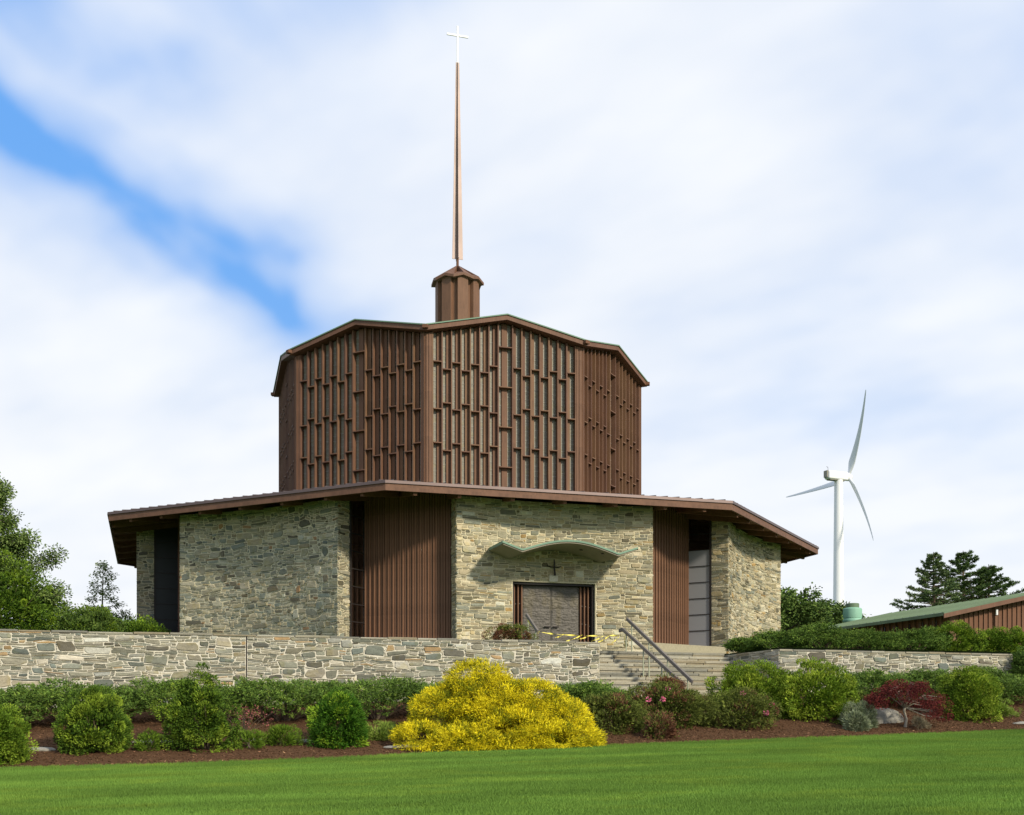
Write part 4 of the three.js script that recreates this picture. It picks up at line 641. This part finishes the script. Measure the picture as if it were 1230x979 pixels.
shrub('green_bush', 'bright green bush trailing past the end of the short wall', [17.7, -1.8], 2.6, 2.0, 1.0, { ...clipped, at: [wx(17.7, -1.8), TY, wz(17.7, -1.8)], seed: 72, pal: G.box, pal2: G.boxNew, mixture: 0.3, clumpR: 0.2 });
shrub('planter_shrub', 'low russet green shrub growing on the long garden wall before the doors', [-2.9, -0.75], 1.75, 0.9, 0.55, { at: [wx(-2.9, -0.75), TY, wz(-2.9, -0.75)], clumps: 46, leaves: 4200, clumpR: 0.14, len: 0.05, wid: 0.022, seed: 73, pal: G.azalea, pal2: G.azaleaRed, mixture: 0.35 });
/* ------------------------------------------------------------------ trees */
function limbTree(name, label, [x, y, z], o) {
  const rng = rngOf(o.seed), s = thing(name, label, 'tree', [x, y, z], 0, o.group), L = new Leaves(), wood = [], H = o.h;
  const lean = (rng() - 0.5) * 0.05 * H, tr = [], rad2 = []; for (let i = 0; i <= 6; i++) { const t = i / 6; tr.push(V(lean * t + (rng() - 0.5) * 0.02 * H, H * 0.93 * t, (rng() - 0.5) * 0.02 * H)); rad2.push(o.trunk * (1 - 0.92 * t)); }
  wood.push(tube(tr, rad2, 8));
  for (let i = 0; i < o.limbs; i++) {
    const t = mix(o.from ?? 0.1, 0.98, (i + rng()) / o.limbs), k = Math.min(5, Math.floor(t * 6)), p0 = tr[k].clone().lerp(tr[k + 1], t * 6 - k), a = i * 2.4 + rng() * 0.8, R = o.w / 2 * o.shape(t) * (0.7 + 0.5 * rng()), rise = o.rise * R * (0.6 + 0.8 * rng());
    const p2 = p0.clone().add(V(Math.cos(a) * R, rise, Math.sin(a) * R)), p1 = p0.clone().lerp(p2, 0.5).add(V(0, rise * 0.12 * (o.arch ?? 1), 0)); const r0 = Math.max(0.012, o.trunk * 0.4 * (1 - 0.8 * t)); wood.push(tube([p0, p1, p2], [r0, r0 * 0.6, r0 * 0.2], 5));
    const nt = Math.max(2, Math.round(o.twigs * (0.4 + o.shape(t))));
    for (let j = 0; j < nt; j++) {
      const f = 0.25 + 0.75 * Math.sqrt((j + rng()) / nt), b = f < 0.5 ? p0.clone().lerp(p1, f * 2) : p1.clone().lerp(p2, f * 2 - 1), e = b.clone().add(V((rng() - 0.5), (rng() - 0.3) * 0.9, (rng() - 0.5)).multiplyScalar(o.twig * (0.6 + 0.8 * rng()))); wood.push(tube([b, e], [r0 * 0.25 + 0.004, 0.004], 4));
      const tone = 0.75 + 0.5 * rng(), pal = o.pal2 && rng() < 0.2 ? o.pal2 : o.pal;
      for (let q = 0; q < o.leaves; q++) { const [c, d, g] = unit(rng), g2 = Math.cbrt(rng()) * o.clump, ff = rng(); const px = mix(b.x, e.x, 0.4 + 0.6 * ff) + c * g2, py = mix(b.y, e.y, 0.4 + 0.6 * ff) + d * g2 * 0.8, pz = mix(b.z, e.z, 0.4 + 0.6 * ff) + g * g2; let dx = c + rng() - 0.5, dy = d * 0.5 - (o.hang ?? 0.2) + (rng() - 0.5) * 0.8, dz = g + rng() - 0.5; const l = Math.hypot(dx, dy, dz) || 1; L.leaf(px, py, pz, dx / l, dy / l, dz / l, o.len * (0.7 + 0.6 * rng()), o.wid * (0.7 + 0.6 * rng()), pick(pal, rng).map((v) => v * tone), rng); }
    }
  }
  part('trunk', mergeGeometries(wood), o.wood ?? M.bark, s); part('crown', L.build(), M.leaf, s); return s;
}
const oval = (t) => Math.sqrt(Math.max(0.02, 1 - ((t - 0.42) / 0.60) ** 2)), cone = (t) => Math.max(0.05, 1.05 - t);
limbTree('birch_tree', 'tall light green birch tree standing past the end of the church', [-23.6, TY, -52], { seed: 301, h: 8.6, w: 8.8, trunk: 0.16, limbs: 64, twigs: 17, twig: 0.7, leaves: 80, clump: 0.42, len: 0.12, wid: 0.07, rise: 0.55, shape: (t) => cone(t) * 0.9 + 0.12, pal: G.tree, pal2: G.treeNew, wood: M.birch });
limbTree('birch_tree', 'second light green birch tree behind the tall one', [-26.8, TY, -55], { seed: 302, h: 9.6, w: 8, trunk: 0.18, limbs: 56, twigs: 13, twig: 0.7, leaves: 50, clump: 0.36, len: 0.13, wid: 0.075, rise: 0.5, shape: (t) => cone(t) * 0.85 + 0.15, pal: G.tree, pal2: G.treeNew, wood: M.birch });
limbTree('young_larch', 'slender young tree with tiered open branches by the eaves', [-20.7, TY - 0.2, -60], { seed: 303, h: 6.1, w: 3.6, trunk: 0.10, limbs: 26, twigs: 7, twig: 0.3, leaves: 20, clump: 0.2, len: 0.12, wid: 0.06, rise: 0.12, from: 0.2, shape: (t) => cone(t) * 0.9 + 0.1, pal: G.treeNew, pal2: G.fresh, arch: 0.5, wood: M.birch });
[[-25.5, -51, 6.0, 3.6, 'at the outer foot of the tall birch'], [-21.2, -49.5, 5.6, 4.4, 'beneath the tall birch'], [-18.0, -50.5, 3.4, 2.1, 'between the birch and the young tree'], [-15.9, -51.2, 2.6, 1.6, 'against the stone pier of the church'], [-18.6, -55, 4.4, 2.2, 'behind the wall shrubs']].forEach(([x, z, w, h, where], i) => shrub('wall_shrub', 'dense dark green shrub ' + where, [0, 0], w, w * 0.8, h, { at: [x, TY - 0.05, z], turn: 0, clumps: 190, leaves: 19000, clumpR: 0.40, len: 0.10, wid: 0.055, seed: 310 + i, pal: i % 2 ? G.holly : G.tree, pal2: G.fresh, lumpy: 2.4, group: 'shrubs growing behind the garden wall' }));
limbTree('maple_tree', 'tall leafy tree rising behind the church roof', [11.0, TY - 1, -95], { seed: 321, h: 15.6, w: 9, trunk: 0.3, limbs: 34, twigs: 9, twig: 1.1, leaves: 40, clump: 0.7, len: 0.32, wid: 0.2, rise: 0.5, from: 0.3, shape: oval, pal: G.tree });
[[17.6, -78, 6.1, 6.0, 401, 'beside the church corner'], [20.6, -84, 6.0, 6.5, 402, 'behind the green roof vent'], [24.0, -90, 6.2, 6.5, 403, 'farther along behind the wooden hall']].forEach(([x, z, h, w, seed, where]) => limbTree('maple_tree', 'leafy dark green tree ' + where, [x, TY - 0.3, z], { seed, h, w, trunk: 0.22, limbs: 30, twigs: 10, twig: 0.8, leaves: 44, clump: 0.5, len: 0.22, wid: 0.14, rise: 0.35, from: 0.15, shape: oval, pal: G.tree, group: 'leafy trees behind the wooden hall' }));
function conifer(label, [x, y, z], h, w, seed, pal) {
  const rng = rngOf(seed), s = thing('pine_tree', label, 'tree', [x, y, z], 0, 'pines behind the wooden hall'), L = new Leaves(), wood = [tube([V(0, 0, 0), V(0.05, h * 0.5, 0), V(0, h, 0)], [0.3, 0.18, 0.03], 7)];
  for (let i = 0; i < 150; i++) {
    const t = 0.15 + 0.83 * Math.pow(i / 150, 0.9), a = i * 2.4 + rng(), R = w / 2 * Math.min(1, (1.05 - t) * 1.9) * (0.45 + 0.75 * rng()), y0 = h * t, e = V(Math.cos(a) * R, y0 + R * (-0.1 + 0.45 * t * rng() + 0.2 * rng()), Math.sin(a) * R); wood.push(tube([V(0, y0, 0), V(e.x * 0.5, y0 + R * 0.02, e.z * 0.5), e], [0.06, 0.04, 0.012], 4));
    const tone = 0.7 + 0.6 * rng(), n = Math.round(13 + R * 15);
    for (let k = 0; k < n; k++) { const f = 0.25 + 0.75 * Math.sqrt(rng()), sp = 0.34 * R * (1.15 - f) + 0.16, px = e.x * f + (rng() - 0.5) * sp, pz = e.z * f + (rng() - 0.5) * sp, py = y0 + (e.y - y0) * f * f + (rng() - 0.5) * 0.14; for (let q = 0; q < 7; q++) { let dx = Math.cos(a) * 0.5 + (rng() - 0.5) * 1.8, dy = 0.25 + (rng() - 0.5) * 1.2, dz = Math.sin(a) * 0.5 + (rng() - 0.5) * 1.8; const l = Math.hypot(dx, dy, dz); L.leaf(px, py, pz, dx / l, dy / l, dz / l, 0.24, 0.06, pick(pal, rng).map((v) => v * tone), rng); } }
  }
  part('trunk', mergeGeometries(wood), M.bark, s); part('crown', L.build(), M.leaf, s);
}
conifer('pale airy pine with a rounded top behind the wooden hall', [38.9, TY, -110], 13.2, 7.4, 501, [[0.09, 0.135, 0.05], [0.14, 0.20, 0.075], [0.20, 0.26, 0.10]]);
conifer('dark spiky pine with a sharp top behind the wooden hall', [42.4, TY, -112], 13.6, 9.6, 502, G.conifer);
conifer('shorter dark pine beside the sharp topped one', [45.6, TY, -114], 12.6, 9, 503, G.conifer);
/* ------------------------------------------------------------------ wooden hall with green roof */
{
  const b = thing('wooden_hall', 'low brown board hall with a sloping green metal roof', 'building', [22.0, TY, -60], ROT), H = 5.62 - TERR, W = 11, D = 12.4, SL = 0.215;
  const ridge = W / 2;
  const T = new Tris(), top = (x) => H + 0.05 + (x < ridge ? x : W - x) * SL;
  const gable = (z) => { T.quad([0.02, 0, z], [ridge, 0, z], [ridge, top(ridge), z], [0.02, top(0), z]); T.quad([ridge, 0, z], [W, 0, z], [W, top(W), z], [ridge, top(ridge), z]); };
  gable(-0.02); gable(-D + 0.02); T.quad([0.02, 0, -D + 0.02], [0.02, 0, -0.02], [0.02, top(0), -0.02], [0.02, top(0), -D + 0.02]); T.quad([W, 0, 0], [W, 0, -D], [W, top(W), -D], [W, top(W), 0]);
  part('wall', T.build(), M.hallBoard, b);
  const bt = (x) => boxUV(rbox(0.05, top(x) - 0.02, 0.06, 0.006));
  for (let i = 0; i < 36; i++) { const x = 0.35 + i * 0.29; if (x > W - 0.1) break; const g = bt(x); part('batten', g, M.siding, b).position.set(x, (top(x) - 0.02) / 2, 0.01); }
  for (const x of [0.1, 2.7, 4.9, 7.1, 9.3]) part('post', boxUV(rbox(x < 1 ? 0.34 : 0.16, top(x), x < 1 ? 0.34 : 0.2, 0.01)), x < 1 ? M.siding : M.siding, b).position.set(x + 0.06, top(x) / 2, x < 1 ? -0.1 : 0.02);
  for (let i = 1; i < 22; i++) part('batten', boxUV(rbox(0.12, H, 0.14, 0.01)), M.siding, b).position.set(-0.02, H / 2, -i * 0.56);
  for (let i = 1; i < 11; i++) { part('window', box(-0.035, -0.012, 0.5, H - 0.3, -i * 1.12 - 0.17, -i * 1.12 + 0.17), M.glassDark, b); }
  // roof plates with overhang, fascia, seams
  const rp = (x0, x1, name) => { const y = (x) => H + 0.12 + (x < ridge ? x : W - x) * SL, R = new Tris(), z0 = 0.55, z1 = -D - 0.5, t = 0.16; const a = [x0, y(x0), z0], c = [x1, y(x1), z0], d = [x1, y(x1), z1], e = [x0, y(x0), z1], lo = (p) => [p[0], p[1] - t, p[2]]; R.quad(a, c, d, e).quad(lo(a), lo(e), lo(d), lo(c)).quad(a, lo(a), lo(c), c).quad(e, d, lo(d), lo(e)).quad(a, e, lo(e), lo(a)); return part(name, R.build(), M.copperGreen, b); };
  const r1 = rp(-0.7, ridge, 'roof'); rp(ridge, W + 0.7, 'roof');
  const yy = (x) => H + 0.12 + x * SL; for (let i = 0; i < 21; i++) { const z = 0.4 - i * 0.66; const L = ridge + 0.7, g = boxUV(new THREE.BoxGeometry(L * Math.hypot(1, SL), 0.045, 0.03)); const m = part('seam', g, M.copperGreen, r1); m.rotation.z = Math.atan(SL); m.position.set((ridge - 0.7) / 2, yy((ridge - 0.7) / 2) + 0.022, z); }
  { const R = new Tris(), z = 0.58, y = (x) => H - 0.0 + x * SL; R.quad([-0.72, y(-0.72) - 0.16, z], [ridge, y(ridge) - 0.16, z], [ridge, y(ridge) + 0.06, z], [-0.72, y(-0.72) + 0.06, z]); R.quad([-0.72, y(-0.72) - 0.16, z], [-0.72, y(-0.72) + 0.06, z], [-0.72, y(-0.72) + 0.06, z - 0.05], [-0.72, y(-0.72) - 0.16, z - 0.05]); R.quad([-0.72, y(-0.72) - 0.16, z], [ridge, y(ridge) - 0.16, z], [ridge, y(ridge) - 0.16, z - 0.05], [-0.72, y(-0.72) - 0.16, z - 0.05]); R.quad([-0.72, y(-0.72) - 0.16, z - 0.05], [ridge, y(ridge) - 0.16, z - 0.05], [ridge, y(ridge) + 0.06, z - 0.05], [-0.72, y(-0.72) + 0.06, z - 0.05]); part('rake_board', R.build(), M.fascia, r1); }
  part('floodlight', boxUV(rbox(0.12, 0.3, 0.14, 0.03)), M.white, b).position.set(2.75, H + 0.10, 0.12);
}
{
  const v = thing('roof_vent', 'round mint green metal ventilator beside the wooden hall roof', 'ventilator', [22.0, TY, -77], 0), P = [[0.5, 0], [0.5, 3.75], [0.62, 3.85], [0.62, 4.0], [0.56, 4.1], [0.6, 4.15], [0.6, 4.7], [0.56, 4.76], [0.42, 4.8], [0.42, 5.05], [0.38, 5.08], [0.001, 5.08]];
  part('shaft', new THREE.LatheGeometry(P.slice(0, 5).map(([a, b]) => new THREE.Vector2(a, b)), 28), M.mint, v); part('drum', new THREE.LatheGeometry(P.slice(4, 9).map(([a, b]) => new THREE.Vector2(a, b)), 28), M.mint, v); part('cap', new THREE.LatheGeometry(P.slice(8).map(([a, b]) => new THREE.Vector2(a, b)), 28), M.copperGreen, v);
}
{
  const b = thing('far_pavilion', 'far low building with a pale green roof behind the young tree', 'building', [-34, TY, -95], 0);
  part('wall', box(-6, 9, 0, 3.6, -6, -1), M.white2, b); part('roof', (() => { const R = new Tris(); const e = 4.5, r = 6.2; R.quad([-8, e, 1], [10, e, 1], [10, r, -6], [-8, r, -6]); R.quad([-8, e - 0.3, 1], [-8, e, 1], [10, e, 1].slice(), [10, e - 0.3, 1]); R.quad([-8, e - 0.3, 1], [10, e - 0.3, 1], [10, r - 0.3, -6], [-8, r - 0.3, -6]); R.quad([10, e - 0.3, 1], [10, r - 0.3, -6], [10, r, -6], [10, e, 1]); return R.build(); })(), M.palegreen, b);
  part('eave_board', box(-8, 10, 3.95, 4.3, 0.7, 0.96), M.fascia, b); for (const x of [-7, -3, 1, 5, 9]) part('post', box(x - 0.12, x + 0.12, 0, 4.0, 0.5, 0.72), M.siding, b);
}
/* ------------------------------------------------------------------ wind turbine */
{
  const base = 8, t = thing('wind_turbine', 'tall white wind turbine with three slim blades', 'wind turbine', [89.6, base + EYE - 6, -327], 0), HH = 68.2 - base + 6, ax = rad(55);
  part('tower', (() => { const g = new THREE.CylinderGeometry(1.15, 1.75, HH - 1.1, 28, 1); g.translate(0, (HH - 1.1) / 2, 0); return g; })(), M.white, t);
  const nac = part('nacelle', new RoundedBoxGeometry(6.8, 2.3, 2.3, 3, 0.45), M.white, t); nac.rotation.y = rad(25); nac.position.set(-0.75 * Math.cos(rad(25)) , HH, 0.75 * Math.sin(rad(25)));
  part('vent_hood', new RoundedBoxGeometry(0.7, 1.9, 1.5, 2, 0.15), M.gardenStone, nac).position.set(-3.5, 0.2, 0); part('wind_vane', tube([V(-2.9, 1, 0), V(-2.9, 2.1, 0), V(-3.4, 2.25, 0)], [0.07, 0.06, 0.05], 5), M.darkMetal, nac); part('bedplate', new RoundedBoxGeometry(5.2, 0.35, 1.6, 1, 0.08), M.gardenStone, nac).position.set(-0.2, -1.2, 0);
  const rot = new THREE.Group(); rot.name = 'rotor'; t.add(rot); rot.rotation.y = rad(25); rot.position.set(3.3 * Math.cos(rad(25)), HH, -3.3 * Math.sin(rad(25)));
  part('hub', (() => { const g = new THREE.LatheGeometry([[1.05, -0.9], [1.1, 0], [0.95, 0.6], [0.6, 1.15], [0.001, 1.4]].map(([a, b]) => new THREE.Vector2(a, b)), 24); g.rotateZ(-Math.PI / 2); return g; })(), M.white, rot);
  const blade = smooth((() => { const T = new Tris(), N = 22, S = 12, rings = []; for (let i = 0; i <= N; i++) { const s = i / N, r = 0.8 + s * 22.7, ch = s < 0.16 ? mix(0.95, 2.0, sm(s / 0.16)) : mix(2.0, 0.35, Math.pow((s - 0.16) / 0.84, 0.85)) * (s > 0.97 ? 0.6 : 1), th = s < 0.16 ? mix(0.95, 0.42, s / 0.16) : mix(0.42, 0.05, s), tw = rad(mix(24, 2, Math.sqrt(s))) + rad(8), bend = -3.0 * s * s, ring = []; for (let k = 0; k < S; k++) { const f = k / S * 2 * Math.PI, cx = Math.cos(f) * ch / 2 - ch * 0.15, cy = Math.sin(f) * th / 2; ring.push([bend + cx * Math.sin(tw) + cy * Math.cos(tw), r, cx * Math.cos(tw) - cy * Math.sin(tw)]); } rings.push(ring); } for (let i = 0; i < N; i++) for (let k = 0; k < S; k++) { const j = (k + 1) % S; T.quad(rings[i][k], rings[i][j], rings[i + 1][j], rings[i + 1][k]); } return T.build(); })());
  for (let k = 0; k < 3; k++) { const m = part('blade', blade, M.blade, rot); m.rotation.x = -rad(-26 - 120 * k); m.position.x = 0.2; }
}
/* ------------------------------------------------------------------ grass blades and bark chips */
{
  const rng = rngOf(700), T = new Tris(); for (let k = 0; k < 7; k++) { const a = rng() * 6.28, r = rng() * 0.035, x = Math.cos(a) * r, z = Math.sin(a) * r, l = 0.022 + rng() * 0.02, b = rng() * 6.28, w = 0.0035, lx = Math.cos(b) * l * 0.6, lz = Math.sin(b) * l * 0.6; T.tri([x - w * Math.sin(b), 0, z + w * Math.cos(b)], [x + w * Math.sin(b), 0, z - w * Math.cos(b)], [x + lx, l, z + lz]); }
  const N = 260000, inst = new THREE.InstancedMesh(T.build(), M.grass, N), m = new THREE.Matrix4(), q = new THREE.Quaternion(), sc = V(1, 1, 1), c = new THREE.Color(); let n = 0;
  while (n < N) { const Z = 14.5 + 24 * Math.pow(rng(), 0.85), X = (rng() * 2 - 1) * (0.46 * Z + 1.5), u = (X - O0[0]) * cR + (Z - O0[1]) * sR, v = (X - O0[0]) * sR - (Z - O0[1]) * cR; if (v < edgeV(u) - 0.02) continue; q.setFromAxisAngle(V(0, 1, 0), rng() * 6.28); const s = 0.75 + 0.6 * rng(), tall = v < edgeV(u) + 0.1 ? 1.5 : 1; sc.set(s, s * tall, s); m.compose(V(X, gy(u, v) + 0.028, -Z), q, sc); inst.setMatrixAt(n, m); const st = fbm(u * 0.35 + 20, v * 1.1 + 20, 4, 203), y = fbm(u * 0.9 + 50, v * 1.6 + 9, 3, 207), k = 0.62 + 0.75 * st + 0.25 * (rng() - 0.5), yl = Math.max(0, y - 0.5) * 0.9; c.setRGB((0.140 + yl * 0.13) * k, (0.248 + yl * 0.10) * k, 0.042 * k); inst.setColorAt(n, c); n++; }
  inst.name = 'grass'; tag(inst, 'short mown grass blades covering the lawn', 'grass', null, 'stuff'); scene.add(inst);
  const g2 = boxUV(new THREE.BoxGeometry(0.055, 0.008, 0.016)), N2 = 42000, ch = new THREE.InstancedMesh(g2, M.chip, N2), e = new THREE.Euler(); n = 0;
  while (n < N2) { const u = -21 + 38 * rng(), v = edgeV(u) * (1 - Math.pow(rng(), 1.6)); e.set((rng() - 0.5) * 0.9, rng() * 6.28, (rng() - 0.5) * 0.9); q.setFromEuler(e); const s = 0.5 + rng(); sc.set(s, s, s); m.compose(V(wx(u, v), gy(u, v) + 0.012 + 0.05 * (fbm(u * 1.3, v * 1.3, 4, 7) - 0.45) * clamp((edgeV(u) - v) * 2), wz(u, v)), q, sc); ch.setMatrixAt(n, m); const k = 0.45 + 1.1 * rng() * rng() + (rng() < 0.012 ? 2.2 : 0); c.setRGB(k, k * (0.92 + 0.16 * rng()), k); ch.setColorAt(n, c); n++; }
  ch.name = 'bark_chips'; tag(ch, 'loose brown bark chips covering the planted bed', 'bark chips', null, 'stuff'); scene.add(ch);
}
for (const o of scene.children) o.traverse((m) => { if (m.isMesh) { m.castShadow = true; m.receiveShadow = true; } });
renderer.render(scene, camera);
